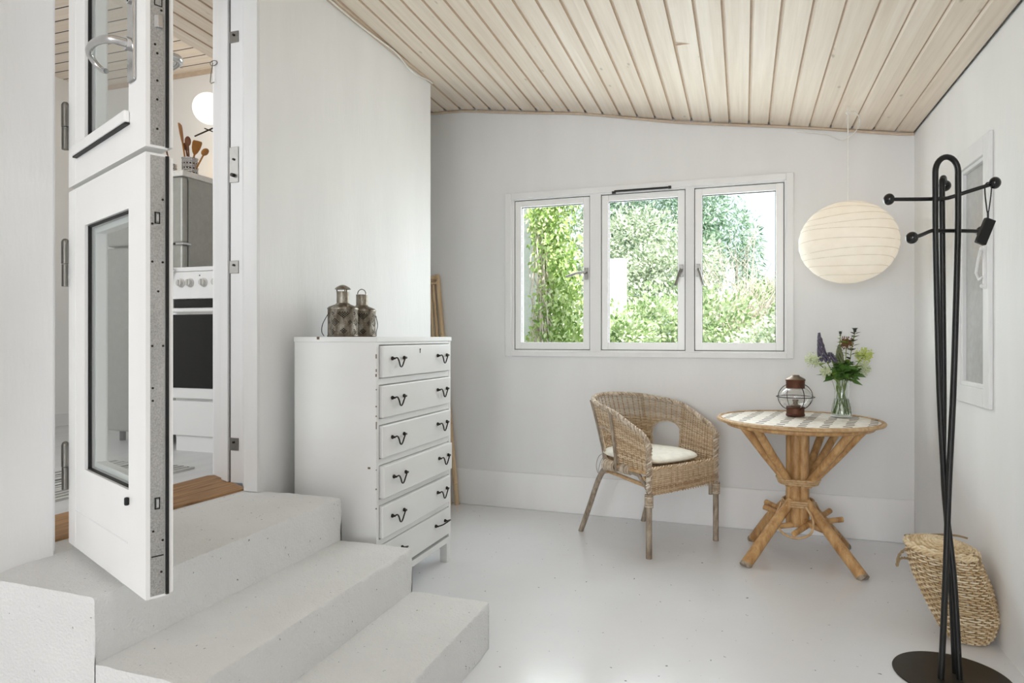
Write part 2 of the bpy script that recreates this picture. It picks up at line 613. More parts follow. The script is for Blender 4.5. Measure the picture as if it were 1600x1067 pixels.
# long left wall, broken by the kitchen doorway; beyond the chest it ends at a recess
struct(MB().prism([(-1.95, -6.0), (-1.93, 1.415), (-2.33, 1.44), (-2.33, -6.0)], 0, 3.08).obj('wall_left', 'wall', bevel=0.004))
struct(MB().prism([(-1.902, 2.262), (-1.835, 3.735), (-2.37, 3.735), (-2.37, 2.50), (-1.96, 2.45), (-1.96, 2.262)], 0, 3.08).obj('wall_left_far', 'wall', bevel=0.006))
struct(MB().box(-2.33, -1.93, 1.415, 2.262, 2.70, 3.08).obj('wall_left_header', 'wall'))
struct(MB().box(-3.0, -2.9, 3.735, YB, 0, 3.0).obj('wall_recess', 'wall'))
struct(MB().box(-2.9, -2.37, 3.69, 3.735, 0, 3.0).obj('wall_recess_front', 'wall'))

# plinth along the back wall, top edge slightly rounded
m = MB()
m.prism([(-2.9, YB - 0.014), (XR, YB - 0.014), (XR, YB), (-2.9, YB)], 0, 0.243)
struct(m.obj('baseboard_back', 'wall', bevel=0.006))

# ceiling: whitewashed tongue-and-groove boards running towards the back wall
m = MB()
P = 0.110
x0 = -3.007
nb = 36
ys = [-6.0, -4, -2, -1, 0, 1, 2, 2.8, 3.4, 3.8, YB - 0.045]
for k in range(nb):
    xa = 0.0275 + P * (k - 27)
    xb = xa + P
    if xa > XR: break
    xb = min(xb, XR + 0.0)
    g = 0.0125
    prof = [(xa, 0.007), (xa + g * 0.45, 0.007), (xa + g, 0.0), (xb - 0.0035, 0.0), (xb, 0.007)]
    for j in range(len(prof) - 1):
        (p, dp), (q, dq) = prof[j], prof[j + 1]
        yy = ys + [YB] if j in (1, 2) else ys + [YB]
        for a, b in zip(yy, yy[1:]):
            if b == YB and j in (0, 3):
                continue
            m.add([(p, a, zceil(p, a) + dp), (p, b, zceil(p, b) + dp), (q, b, zceil(q, b) + dq), (q, a, zceil(q, a) + dq)],
                  [(0, 1, 2, 3)], 1 if j in (0, 3) else 0)
struct(m.obj('ceiling', ['boards', 'groove_wood']))
# board end joint
struct(MB().box(-0.302 + 0.0065, -0.302 + 0.106, 3.118, 3.121, zceil(-0.25, 3.12) - 0.003, zceil(-0.25, 3.12) + 0.004).obj('trim_1', 'groove_wood'))
struct(MB().box(-3.1, 1.2, -6.2, 4.45, 3.10, 3.2).box(-4.9, -3.1, 0.3, 4.45, 3.10, 3.2).obj('sun_block_slab', 'render_wall'))  # unseen slab added over the ceilings to block the sun
struct(MB().box(-3.0, 1.1, YB - 0.03, YB + 0.14, 2.95, 3.1).box(XR, 1.1, -6.1, YB, 2.95, 3.1).obj('roof_beam', 'gap_dark'))

# beading under the ceiling
pts = [(x, YB - 0.010, zceil(x, YB) - 0.010 + 0.004 * sin(x * 5.1)) for x in [(-2.9 + i * 0.12) for i in range(32)]]
pts = [p for p in pts if p[0] < XR - 0.005] + [(XR - 0.004, YB - 0.01, zceil(XR, YB) - 0.008)]
struct(MB().tube(pts, 0.008, 8).obj('trim_2', 'trim_wood'))
def wlx(y):
    return -1.902 + (y - 2.262) * (0.067 / 1.473)
pts = [(wlx(y) + 0.009, y, zceil(-1.86, y) - 0.006) for y in [2.3 + i * 0.1 for i in range(15)]]
pts[-1] = (wlx(3.73) + 0.009, 3.73, zceil(-1.86, 3.73) - 0.006)
struct(MB().tube(pts, 0.010, 8).obj('trim_3', 'trim_wood'))
pts = [(XR - 0.006, y, zceil(XR, y) - 0.001) for y in (-5.9, 0, 1, 2, 3, YB - 0.02)]
struct(MB().tube(pts, 0.003, 6).obj('trim_4', 'gap_dark'))

# ------------------------------------------------------------------ garden window: one frame, three casements
win = thing('window_1', 'white three-light casement window in the back wall', None, (-0.62, YB, 1.565))
struct(win)
ox, oy, oz = -0.62, YB, 1.565
def wbox(m, x0, x1, y0, y1, z0, z1, mi=0):
    m.box(x0 - ox, x1 - ox, y0 - oy, y1 - oy, z0 - oz, z1 - oz, mi)
m = MB()
for (a, b, c_, d) in ((-1.516, -1.470, 1.020, 2.110), (0.236, 0.276, 1.020, 2.110), (-1.470, 0.236, 1.020, 1.055), (-1.470, 0.236, 2.070, 2.110)):
    wbox(m, a, b, YB - 0.018, YB, c_, d)
m.obj('window_casing', 'frame_white', win, bevel=0.003)
m = MB()
SA = [(-1.448, -0.941), (-0.861, -0.343), (-0.282, 0.234 - 0.012)]
Z0, Z1 = 1.067, 2.056
wbox(m, -1.474, SA[0][0] - 0.004, YB - 0.006, YB + 0.09, 1.046, 2.084)
wbox(m, SA[2][1] + 0.004, 0.239, YB - 0.006, YB + 0.09, 1.046, 2.084)
wbox(m, SA[0][1] + 0.004, SA[1][0] - 0.004, YB - 0.006, YB + 0.09, 1.046, 2.084)
wbox(m, SA[1][1] + 0.004, SA[2][0] - 0.004, YB - 0.006, YB + 0.09, 1.046, 2.084)
for a, b in SA:
    wbox(m, a - 0.004, b + 0.004, YB - 0.006, YB + 0.09, 1.046, Z0 - 0.004)
    wbox(m, a - 0.004, b + 0.004, YB - 0.006, YB + 0.09, Z1 + 0.004, 2.084)
m.obj('window_frame', 'frame_white', win, bevel=0.002)
for i, (a, b) in enumerate(SA):
    wf = 0.042
    m = MB()
    y0, y1 = YB + 0.004, YB + 0.055
    wbox(m, a, a + wf, y0, y1, Z0, Z1)
    wbox(m, b - wf, b, y0, y1, Z0, Z1)
    wbox(m, a + wf, b - wf, y0, y1, Z0, Z0 + 0.046)
    wbox(m, a + wf, b - wf, y0, y1, Z1 - 0.040, Z1)
    s = m.obj('sash', 'white_gloss', win, bevel=0.002)
    m = MB()
    ga, gb, gc, gd = a + wf, b - wf, Z0 + 0.046, Z1 - 0.040
    for (p, q, r_, s_) in ((ga, ga + 0.003, gc, gd), (gb - 0.003, gb, gc, gd), (ga, gb, gc, gc + 0.001), (ga, gb, gd - 0.005, gd)):
        wbox(m, p, q, YB + 0.018, YB + 0.026, r_, s_)
    m.obj('gasket', 'gasket', s)
    m = MB()
    wbox(m, a + wf - 0.002, b - wf + 0.002, YB + 0.029, YB + 0.033, Z0 + 0.044, Z1 - 0.038)
    m.obj('glass_pane', 'window_pane', s)
    m = MB()
    for (p, q, r_, s_) in ((a - 0.0045, a + 0.002, Z0 - 0.0045, Z1 + 0.0045), (b - 0.002, b + 0.0045, Z0 - 0.0045, Z1 + 0.0045), (a, b, Z0 - 0.0045, Z0 + 0.002), (a, b, Z1 - 0.002, Z1 + 0.0045)):
        wbox(m, p, q, YB + 0.012, YB + 0.05, r_, s_)
    m.obj('sash_gap_shade', 'gasket', s)  # black strips paint the shadow lines in the sash gaps
    # handle
    hx = (b - 0.020) if i < 2 else (a + 0.020)
    hz = 1.565
    m = MB()
    wbox(m, hx - 0.012, hx + 0.012, YB - 0.004, YB + 0.005, hz - 0.045, hz + 0.030)
    P0 = Vector((hx - ox, YB - oy - 0.004, hz - oz))
    m.tube([P0, P0 + Vector((0, -0.032, 0))], 0.008, 10)
    if i == 0:
        m.tube([P0 + Vector((0, -0.030, 0)), P0 + Vector((-0.05, -0.036, -0.006)), P0 + Vector((-0.125, -0.036, -0.028))], 0.0085, 8, flat=0.7)
    elif i == 1:
        m.tube([P0 + Vector((0, -0.030, 0)), P0 + Vector((-0.012, -0.040, -0.03)), P0 + Vector((-0.032, -0.044, -0.105))], 0.0085, 8, flat=0.7)
    else:
        m.tube([P0 + Vector((0, -0.030, 0)), P0 + Vector((0.010, -0.040, -0.03)), P0 + Vector((0.030, -0.044, -0.105))], 0.0085, 8, flat=0.7)
    m.obj('window_handle', 'hinge_metal', s)
m = MB()
wbox(m, -0.775, -0.430, YB - 0.028, YB - 0.0175, 2.066, 2.078)
wbox(m, -0.790, -0.765, YB - 0.030, YB - 0.0175, 2.056, 2.072)
wbox(m, -0.440, -0.422, YB - 0.030, YB - 0.0175, 2.064, 2.081)
m.obj('trickle_vent', 'gasket', win, bevel=0.002)

# ------------------------------------------------------------------ old hatch window in the right wall
ht = thing('window_2', 'small old white-painted hatch window with a grey pane in the right wall', None, (XR, 3.2, 1.40))
struct(ht)
m = MB()
X = 0.0
def hb(y0, y1, z0, z1, xa, xb, mm):
    mm.box(xa, xb, y0 - 3.2, y1 - 3.2, z0 - 1.40, z1 - 1.40)
for r_ in ((2.985, 3.050, 0.872, 1.935), (3.370, 3.430, 0.872, 1.935), (3.050, 3.370, 0.872, 0.945), (3.050, 3.370, 1.860, 1.935)):
    hb(*r_, -0.016, 0.0, m)
m.obj('hatch_casing', 'frame_white', ht, bevel=0.003)
m = MB()
for r_ in ((3.045, 3.066, 0.940, 1.865), (3.352, 3.375, 0.940, 1.865), (3.066, 3.352, 0.940, 0.962), (3.066, 3.352, 1.846, 1.865)):
    hb(*r_, -0.004, 0.05, m)
m.obj('hatch_frame', 'frame_white', ht, bevel=0.003)
m = MB()
hb(3.060, 3.358, 0.955, 1.852, 0.012, 0.02, m)
m.obj('grey_pane', 'niche_grey', ht)
m = MB()
hb(3.008, 3.024, 1.335, 1.50, -0.024, -0.016, m)
m.tube([(-0.03, -0.18, 0.09), (-0.035, -0.165, 0.05), (-0.035, -0.14, 0.0), (-0.03, -0.16, -0.03), (-0.026, -0.185, -0.02)], 0.005, 8)
m.ball((-0.026, -0.184, 0.09), 0.010)
m.ball((-0.026, -0.184, -0.055), 0.009)
m.obj('latch', 'frame_white', ht)

# ================================================================== STAIRS
def stairs():
    bm = bmesh.new()
    # top landing, two treads; the far ends stop at y 2.285
    prof = [(-1.934, -0.0), (-1.934, 0.503), (-1.52, 0.503), (-1.52, 0.337), (-1.203, 0.337), (-1.203, 0.172), (-0.885, 0.172), (-0.885, 0.0)]
    fine = [prof[1]]
    for a, b in zip(prof[1:], prof[2:]):
        L = math.hypot(b[0] - a[0], b[1] - a[1])
        n = max(2, int(L / 0.009))
        for i in range(1, n + 1):
            fine.append((a[0] + (b[0] - a[0]) * i / n, a[1] + (b[1] - a[1]) * i / n))
    NY = 150
    ya, yb = 1.217, 2.285
    rows = []
    convex = [(-1.52, 0.503), (-1.203, 0.337), (-0.885, 0.172)]
    for j in range(NY + 1):
        y = ya + (yb - ya) * j / NY
        row = []
        for x, z in fine:
            w = 0
            for cx, cz in convex:
                d = math.hypot(x - cx, z - cz)
                if d < 0.004:
                    w = 1
            n1 = noise.noise((x * 9, y * 9, z * 9)) * 0.0035
            n2 = noise.noise((x * 40, y * 40, z * 40)) * 0.0018
            dx = dz = 0
            if w:
                k = 0.0015 + 0.003 * noise.noise((y * 14, x, z)) + 0.003 * noise.noise((y * 60, x, z))
                dx, dz = -k, -k
            row.append(bm.verts.new((x + n1 + n2 + dx, y, z + n1 + n2 + dz)))
        rows.append(row)
    for j in range(NY):
        for i in range(len(fine) - 1):
            f = bm.faces.new((rows[j][i], rows[j][i + 1], rows[j + 1][i + 1], rows[j + 1][i]))
            f.smooth = True
    # end caps
    for row, flip in ((rows[0], True), (rows[-1], False)):
        bottoms = [bm.verts.new((v.co.x, v.co.y, 0.0)) for v in row]
        for i in range(len(row) - 1):
            try:
                if abs(row[i].co.x - row[i + 1].co.x) < 1e-4: continue
                f = bm.faces.new((row[i], row[i + 1], bottoms[i + 1], bottoms[i]) if not flip else (row[i], bottoms[i], bottoms[i + 1], row[i + 1]))
            except ValueError:
                pass
    bmesh.ops.recalc_face_normals(bm, faces=bm.faces)
    me = D.meshes.new('concrete_steps')
    bm.to_mesh(me)
    bm.free()
    me.materials.append(M['stair_paint'])
    me.set_sharp_from_angle(angle=math.radians(50))
    o = D.objects.new('concrete_steps', me)
    C.objects.link(o)
    return o
struct(MB().box(-2.06, -1.934, 1.417, 2.28, 0.0, 0.503).obj('trim_8', 'stair_paint'))
tag(stairs(), 'three rough white-painted concrete steps with a landing below the stable door', 'steps')

# ================================================================== DOORWAY
# frame: near jamb, splayed far jamb with rebates, head
fr = thing('trim_5', 'white painted frame of the stable door', None, (-1.95, 1.84, 0.5))
struct(fr)
def W(pts):  # world to frame-local
    return [(x + 1.95, y - 1.84) for x, y in pts]
m = MB()
m.prism(W([(-1.938, 1.417), (-1.938, 1.424), (-2.10, 1.434), (-2.10, 1.417)]), 0.012, 2.2)
m.obj('near_jamb', 'frame_white', fr, bevel=0.002)
m = MB()
m.prism(W([(-1.900, 2.250), (-1.900, 2.262), (-1.960, 2.262), (-1.976, 2.275), (-1.972, 2.252)]), 0.006, 2.2)
m.obj('casing', 'frame_white', fr, bevel=0.003)
m = MB()
m.prism(W([(-1.960, 2.262), (-1.976, 2.262), (-2.060, 2.345), (-2.128, 2.345), (-2.132, 2.352), (-2.205, 2.385), (-2.208, 2.394), (-2.310, 2.445), (-2.330, 2.500), (-1.960, 2.440)]), 0.012, 2.2)
jamb = m.obj('far_jamb', 'frame_white', fr, bevel=0.0015)
m = MB().prism(W([(-2.134, 2.339), (-2.200, 2.372), (-2.206, 2.390), (-2.134, 2.356)]), 0.013, 2.19)
m.obj('door_stop', 'frame_white', fr, bevel=0.003)
m = MB().prism(W([(-2.127, 2.3435), (-2.1225, 2.3435), (-2.1225, 2.347), (-2.127, 2.347)]), 0.013, 2.19)
m.obj('stop_gap', 'gap_dark', fr)
m = MB().prism(W([(-2.206, 2.384), (-2.211, 2.3865), (-2.213, 2.396), (-2.206, 2.393)]), 0.013, 2.19)
m.obj('stop_seal', 'gap_dark', fr)
m = MB()
m.box(-0.36, 0.02, -0.42, 0.42, 2.16, 2.2)
m.obj('head', 'frame_white', fr)
# strike plates on the far jamb
def strike(z, h, name='strike_plate'):
    m = MB()
    a = Vector((-2.126 + 1.95, 2.345 - 1.84, 0)); b = Vector((-2.078 + 1.95, 2.345 - 1.84, 0))
    n = Vector((0, -1, 0)) * 0.003
    m.add([a + Vector((0, 0, z - h / 2)), b + Vector((0, 0, z - h / 2)), b + Vector((0, 0, z + h / 2)), a + Vector((0, 0, z + h / 2)),
           a + n + Vector((0, 0, z - h / 2)), b + n + Vector((0, 0, z - h / 2)), b + n + Vector((0, 0, z + h / 2)), a + n + Vector((0, 0, z + h / 2))],
          [(0, 1, 2, 3), (7, 6, 5, 4), (0, 4, 5, 1), (1, 5, 6, 2), (2, 6, 7, 3), (3, 7, 4, 0)])
    o = m.obj(name, 'hinge_metal', fr, bevel=0.001)
    mm = MB()
    c = (a + b) / 2 + n
    mm.tube([c + Vector((0, 0, z + h * 0.15)), c + n * 2 + Vector((0, 0, z + h * 0.15))], 0.005, 8)
    if h > 0.1:
        mm.tube([c + Vector((0, 0, z - h * 0.3)), c + n * 5 + Vector((0, 0, z - h * 0.3))], 0.008, 8)
    mm.obj('bolt', 'wire_dark', o)
strike(1.15 + (526 - 57) * 2.9 / 1039 - 0.5, 0.05)
strike(1.15 + (526 - 257) * 2.9 / 1039 - 0.5, 0.155)
strike(1.15 + (526 - 417) * 2.9 / 1039 - 0.5, 0.055)
strike(1.15 + (526 - 694) * 2.9 / 1039 - 0.5, 0.055)
# hook and eye
m = MB()
hx = Vector((-2.285 + 1.95, 2.430 - 1.84, 0)); nn = Vector((-0.4, -0.9, 0)) * 0.006
za, zb = 1.15 + (526 - 90) * 2.98 / 1039 - 0.5, 1.15 + (526 - 124) * 2.98 / 1039 - 0.5
m.tube([hx + nn * 2 + Vector((0, 0, za)), hx + nn * 2.6 + Vector((-0.006, 0, (za + zb) / 2)), hx + nn * 3 + Vector((-0.008, 0, zb + 0.01)), hx + nn * 4 + Vector((0.004, 0, zb)), hx + nn * 3 + Vector((0.016, 0.0, zb + 0.006))], 0.002, 6)
m.tube([hx + nn * 1.5 + Vector((0.02 * cos(a), 0, za + 0.012 * sin(a))) for a in [i * PI / 5 for i in range(10)]], 0.002, 6, closed=True)
m.obj('hook_and_eye', 'hinge_metal', fr)

struct(MB().prism([(-1.985, 2.285), (-2.055, 1.43), (-2.33, 1.43), (-2.33, 2.43), (-2.30, 2.45), (-1.99, 2.285)], 0.49, 0.512).obj('trim_6', 'threshold_wood', bevel=0.002),
       'bare wooden threshold of the kitchen doorway')

# the two leaves of the stable door
HX, HY = -1.93, 1.460
ANG = math.atan2(1.205 - 1.46, -1.352 + 1.93)
LW, TH = 0.655, 0.060
def leafdoor(name, label, z0, z1, gz0, gz1):
    d = thing(name, label, None, (HX, HY, z0), ANG)
    struct(d)
    gx0, gx1 = 0.165, 0.536
    H_ = z1 - z0
    a, b = gz0 - z0, gz1 - z0
    m = MB()
    m.box(0, gx0, 0, TH - 0.012, 0, H_)
    m.box(gx1, LW, 0, TH - 0.012, 0, H_)
    m.box(gx0, gx1, 0, TH - 0.012, 0, a)
    m.box(gx0, gx1, 0, TH - 0.012, b, H_)
    # overlapping lip on the inner side
    m.box(-0.0, 0.16, TH - 0.012, TH, 0.006, H_ - 0.006)
    m.box(0.54, LW + 0.003, TH - 0.012, TH, 0.006, H_ - 0.006)
    m.box(0.16, 0.54, TH - 0.012, TH, 0.006, a)
    m.box(0.16, 0.54, TH - 0.012, TH, b, H_ - 0.006)
    leaf_ = m.obj('door_leaf', 'door_white', d)
    # glazing beads
    m = MB()
    for (p, q, r_, s_) in ((gx0, gx0 + 0.004, a, b), (gx1 - 0.004, gx1, a, b), (gx0, gx1, a, a + 0.003), (gx0, gx1, b - 0.004, b)):
        m.box(p, q, 0.008, 0.018, r_, s_)
    m.obj('gasket', 'gasket', d)
    m = MB()
    for (p, q, r_, s_) in ((gx0 + 0.006, gx0 + 0.022, a + 0.006, b - 0.006), (gx1 - 0.022, gx1 - 0.006, a + 0.006, b - 0.006), (gx0 + 0.022, gx1 - 0.022, a + 0.006, a + 0.022), (gx0 + 0.022, gx1 - 0.022, b - 0.022, b - 0.006)):
        m.box(p, q, 0.022, 0.050, r_, s_)
    m.obj('glazing_bead', 'door_white', d, bevel=0.002)
    MB().box(gx0 + 0.002, gx1 - 0.002, 0.012, 0.016, a + 0.002, b - 0.002).obj('glass_pane', 'door_pane', d)
    MB().box(0.070, 0.0735, -0.0008, 0.0, 0.004, H_ - 0.004).obj('stile_joint', 'frame_white', d)
    # locking strip on the closing edge
    m = MB().box(LW, LW + 0.0015, 0.010, 0.041, 0.006, H_ - 0.006)
    st = m.obj('edge_strip', 'edge_steel', d)
    MB().box(LW, LW + 0.006, 0.0435, 0.050, 0.004, H_ - 0.004).obj('edge_seal', 'gasket', d)
    return d, st
lower, st = leafdoor('door_1', 'lower leaf of the open white stable door with a tall glass pane', 0.528, 1.587, 0.770, 1.468)
m = MB()
for z in (0.30, 0.735, 0.80, 0.93):
    pass
for z, y in ((0.06, 0.034), (0.135, 0.037), (0.16, 0.016), (0.50, 0.015), (0.47, 0.015), (0.60, 0.038), (0.60, 0.014), (0.73, 0.027), (0.80, 0.037), (0.80, 0.014), (0.89, 0.014), (0.95, 0.037)):
    m.tube([(LW + 0.001, y, z), (LW + 0.0025, y, z)], 0.0028, 8)
m.obj('screw_heads', 'wire_dark', st)
m = MB()
for z in (0.225, 0.905):
    for (a, b, c_, d_) in ((0.019, 0.0215, z - 0.014, z + 0.014), (0.0285, 0.031, z - 0.014, z + 0.014), (0.019, 0.031, z + 0.0115, z + 0.014), (0.019, 0.031, z - 0.014, z - 0.0115)):
        m.box(LW + 0.001, LW + 0.003, a, b, c_, d_)
m.box(LW + 0.001, LW + 0.0022, 0.012, 0.039, 0.098, 0.101)
m.obj('strike_slot', 'gasket', st)
MB().box(LW + 0.001, LW + 0.004, 0.0225, 0.028, 0.216, 0.234).box(LW + 0.001, LW + 0.004, 0.0225, 0.028, 0.897, 0.913).obj('roller_bolt', 'chrome', st)
m = MB()
m.box(0.072, 0.532, -0.001, 0.0, 0.1085, 0.1125)
m.obj('panel_joint', 'frame_white', lower)
m = MB().box(0.532, 0.543, -0.010, 0.0, 0.205, 0.225)
m.obj('door_buffer', 'gasket', lower, bevel=0.003)

upper, st = leafdoor('door_2', 'upper leaf of the open white stable door with the curved chrome lever', 1.600, 2.62, 1.712, 2.48)
m = MB()
for z, y in ((0.045, 0.025), (0.115, 0.025), (0.16, 0.025), (0.225, 0.025), (0.245, 0.02), (0.33, 0.034)):
    m.tube([(LW + 0.001, y, z), (LW + 0.0025, y, z)], 0.0028, 8)
m.obj('screw_heads', 'wire_dark', st)
m = MB()
z = 0.330
m.prism([(LW + 0.001, 0.017), (LW + 0.001, 0.036), (LW + 0.012, 0.034), (LW + 0.012, 0.024)], 0.285, 0.315)
m.obj('latch_bolt', 'chrome', st, bevel=0.001)
m = MB()
for (a, b, c_, d_) in ((0.018, 0.020, 0.338, 0.372), (0.034, 0.036, 0.338, 0.372), (0.018, 0.036, 0.370, 0.372), (0.018, 0.036, 0.338, 0.340)):
    m.box(LW + 0.001, LW + 0.003, a, b, c_, d_)
m.obj('bolt_slot', 'gasket', st)
# drip moulding
m = MB().prism([(0.083, -0.014), (0.547, -0.014), (0.547, 0), (0.083, 0)], 0.078, 0.108)
m.obj('drip_moulding', 'door_white', upper, bevel=0.004)
MB().box(0.085, 0.546, -0.011, 0.0, 0.074, 0.078).obj('moulding_gap', 'gasket', upper)
# long-plate lever sets, one on each face
for side in (-1, 1):
    m = MB()
    y0 = 0 if side < 0 else TH
    m.box(0.548, 0.592, min(y0, y0 + side * 0.008), max(y0, y0 + side * 0.008), 0.172, 0.60)
    pl = m.obj('handle_plate', 'chrome', upper, bevel=0.004)
    z = 0.262
    s_ = side
    m = MB()
    m.tube([(0.570, y0 + s_ * 0.006, z), (0.570, y0 + s_ * 0.018, z)], 0.016, 16)
    path = smooth_path([(0.572, y0 + s_ * 0.016, z), (0.566, y0 + s_ * 0.045, z + 0.001), (0.535, y0 + s_ * 0.060, z + 0.004), (0.49, y0 + s_ * 0.064, z + 0.008), (0.45, y0 + s_ * 0.062, z + 0.008),
                        (0.425, y0 + s_ * 0.055, z + 0.002), (0.415, y0 + s_ * 0.040, z - 0.012), (0.425, y0 + s_ * 0.028, z - 0.028), (0.445, y0 + s_ * 0.024, z - 0.036)], 6)
    n_p = len(path)
    rr = [0.0105 - 0.004 * (i / n_p) for i in range(n_p)]
    m.tube(path, rr, 12)
    m.obj('lever_handle', 'chrome', pl, angle=60)
    m = MB()
    m.tube([(0.570, y0 + s_ * 0.008, 0.375), (0.570, y0 + s_ * 0.013, 0.375)], 0.015, 20)
    e = m.obj('lock_cylinder', 'chrome', pl)
    MB().box(0.568, 0.572, min(y0 + s_ * 0.0125, y0 + s_ * 0.014), max(y0 + s_ * 0.0125, y0 + s_ * 0.014), 0.365, 0.385).obj('keyhole', 'gasket', pl)
# hinges
def hinge(d, zc, h=0.135):
    m = MB()
    m.tube([(-0.012, -0.006, zc - h / 2), (-0.012, -0.006, zc - 0.001)], 0.010, 12)
    m.tube([(-0.012, -0.006, zc + 0.001), (-0.012, -0.006, zc + h / 2)], 0.011, 12)
    m.ball((-0.012, -0.006, zc + h / 2), 0.0105, 10, 6)
    m.box(-0.010, 0.0, -0.006, 0.02, zc + 0.002, zc + h / 2 - 0.004)
    m.box(-0.040, -0.012, -0.004, 0.000, zc - h / 2 + 0.004, zc - 0.002)
    m.obj('hinge', 'hinge_metal', d)
hinge(upper, 1.785 - 1.600)
hinge(lower, 1.370 - 0.528)
hinge(lower, 0.755 - 0.528)

# ================================================================== KITCHEN beyond the doorway
KF = 0.5
struct(MB().box(-4.9, -2.31, 0.4, 3.72, KF - 0.15, KF).obj('floor_kitchen', 'kitchen_floor'))
struct(MB().box(-4.9, -2.37, 3.72, 3.80, 0, 3.1).obj('wall_kitchen_back', 'kitchen_wall'))
struct(MB().box(-4.9, -4.7, 0.4, 3.72, KF, 3.1).obj('wall_kitchen_left', 'kitchen_wall'))
struct(MB().box(-4.9, -2.33, 0.3, 0.4, KF, 3.1).obj('wall_kitchen_front', 'kitchen_wall'))
m = MB()
for k in range(32):
    ya = 0.3175 + P * k
    yb = min(ya + P, 3.72)
    if ya >= 3.72: break
    z = 3.03
    prof = [(ya, 0.012), (ya + 0.009, 0.0), (yb, 0.0), (yb, 0.012)]
    for j in range(2):
        (p, dp), (q, dq) = prof[j], prof[j + 1]
        m.add([(-4.7, p, z + dp), (-4.7, q, z + dq), (-2.33, q, z + dq), (-2.33, p, z + dp)], [(0, 1, 2, 3)], 1 if j == 0 else 0)
struct(m.obj('ceiling_kitchen', ['boards_kitchen', 'gap_dark']))
struct(MB().box(-4.70, -2.37, 3.705, 3.72, 3.00, 3.03).obj('trim_7', 'trim_wood'))
struct(MB().box(-4.70, -4.685, 0.4, 3.72, KF, KF + 0.09).obj('baseboard_kitchen', 'frame_white'))

# fridge
fg = thing('refrigerator', 'tall grey refrigerator behind the white cooker in the kitchen', 'refrigerator', (-3.423, 3.36, KF))
W2 = 0.30
MB().box(-W2, W2, -0.25, 0.33, 0.06, 1.60).obj('cabinet', 'fridge_grey', fg, bevel=0.006)
MB().box(-W2 - 0.003, W2 + 0.003, -0.30, 0.335, 1.60, 1.635).obj('top_panel', 'white_plastic', fg, bevel=0.006)
d1 = MB().box(-W2, W2, -0.30, -0.255, 0.07, 1.195).obj('door', 'fridge_grey', fg, bevel=0.012)
d2 = MB().box(-W2, W2, -0.30, -0.255, 1.205, 1.595).obj('freezer_door', 'fridge_grey', fg, bevel=0.012)
MB().tube([(0.22, -0.30, 1.17), (0.22, -0.335, 1.15), (0.22, -0.335, 0.85), (0.22, -0.30, 0.83)], 0.008, 8).obj('door_handle', 'chrome', d1)
MB().box(W2 - 0.05, W2 + 0.008, -0.30, -0.24, 1.194, 1.206).obj('middle_hinge', 'chrome', fg)
for sx in (-0.26, 0.26):
    for sy in (-0.22, 0.28):
        MB().tube([(sx, sy, 0), (sx, sy, 0.06)], 0.018, 10).obj('foot', 'black_metal', fg)

# cooker
ck = thing('cooker', 'white electric cooker with three visible knobs and a dark glass oven door', 'cooker', (-2.79, 3.25, KF))
MB().box(-0.30, 0.30, -0.27, 0.33, 0.07, 1.02).obj('body', 'appliance', ck, bevel=0.004)
MB().box(-0.302, 0.302, -0.295, 0.335, 1.02, 1.045).obj('hob', 'appliance', ck, bevel=0.004)
pn = MB().box(-0.30, 0.30, -0.295, -0.27, 0.865, 1.018).obj('control_panel', 'appliance', ck, bevel=0.003)
for i in range(6):
    kx = -0.232 + (0.066 if i < 2 else 0.088) * i - (0.0 if i < 2 else 0.044) + (0 if i < 2 else 0.03)
    m = MB().lathe([(0.025, 0), (0.025, 0.006), (0.021, 0.008), (0.018, 0.024), (0.0001, 0.025)], (0, 0, 0), 18)
    m.box(-0.004, 0.004, -0.018, 0.018, 0.02, 0.030)
    m.obj('knob', 'knob_grey', ck, loc=(kx, -0.295, 0.955), rot=(PI / 2, 0, 0))
MB().tube([(-0.10, -0.2945, 0.995), (-0.10, -0.2965, 0.995)], 0.004, 8).obj('indicator_lamp', 'gasket', ck)
MB().box(-0.295, 0.295, -0.288, -0.27, 0.815, 0.862).obj('air_slot', 'black_gloss', ck)
od = MB().box(-0.30, 0.30, -0.30, -0.27, 0.30, 0.812).obj('oven_door', 'appliance', ck, bevel=0.003)
MB().box(-0.285, 0.285, -0.304, -0.30, 0.36, 0.775).obj('oven_glass', 'black_gloss', od)
MB().tube([(-0.26, -0.30, 0.795), (-0.26, -0.335, 0.795), (0.26, -0.335, 0.795), (0.26, -0.30, 0.795)], 0.009, 8).obj('oven_handle', 'appliance', od)
MB().box(-0.30, 0.30, -0.30, -0.27, 0.09, 0.285).obj('drawer', 'appliance', ck, bevel=0.003)
MB().box(-0.28, 0.28, -0.285, -0.25, 0.0, 0.088).obj('plinth', 'appliance', ck)
m = MB()
m.tube(bez((-0.318, -0.30, 0.94), (-0.32, -0.34, 0.97), (-0.30, -0.34, 1.0), (-0.275, -0.31, 1.04), 8), 0.012, 8, flat=0.5)
m.obj('lid_bracket', 'chrome', ck)

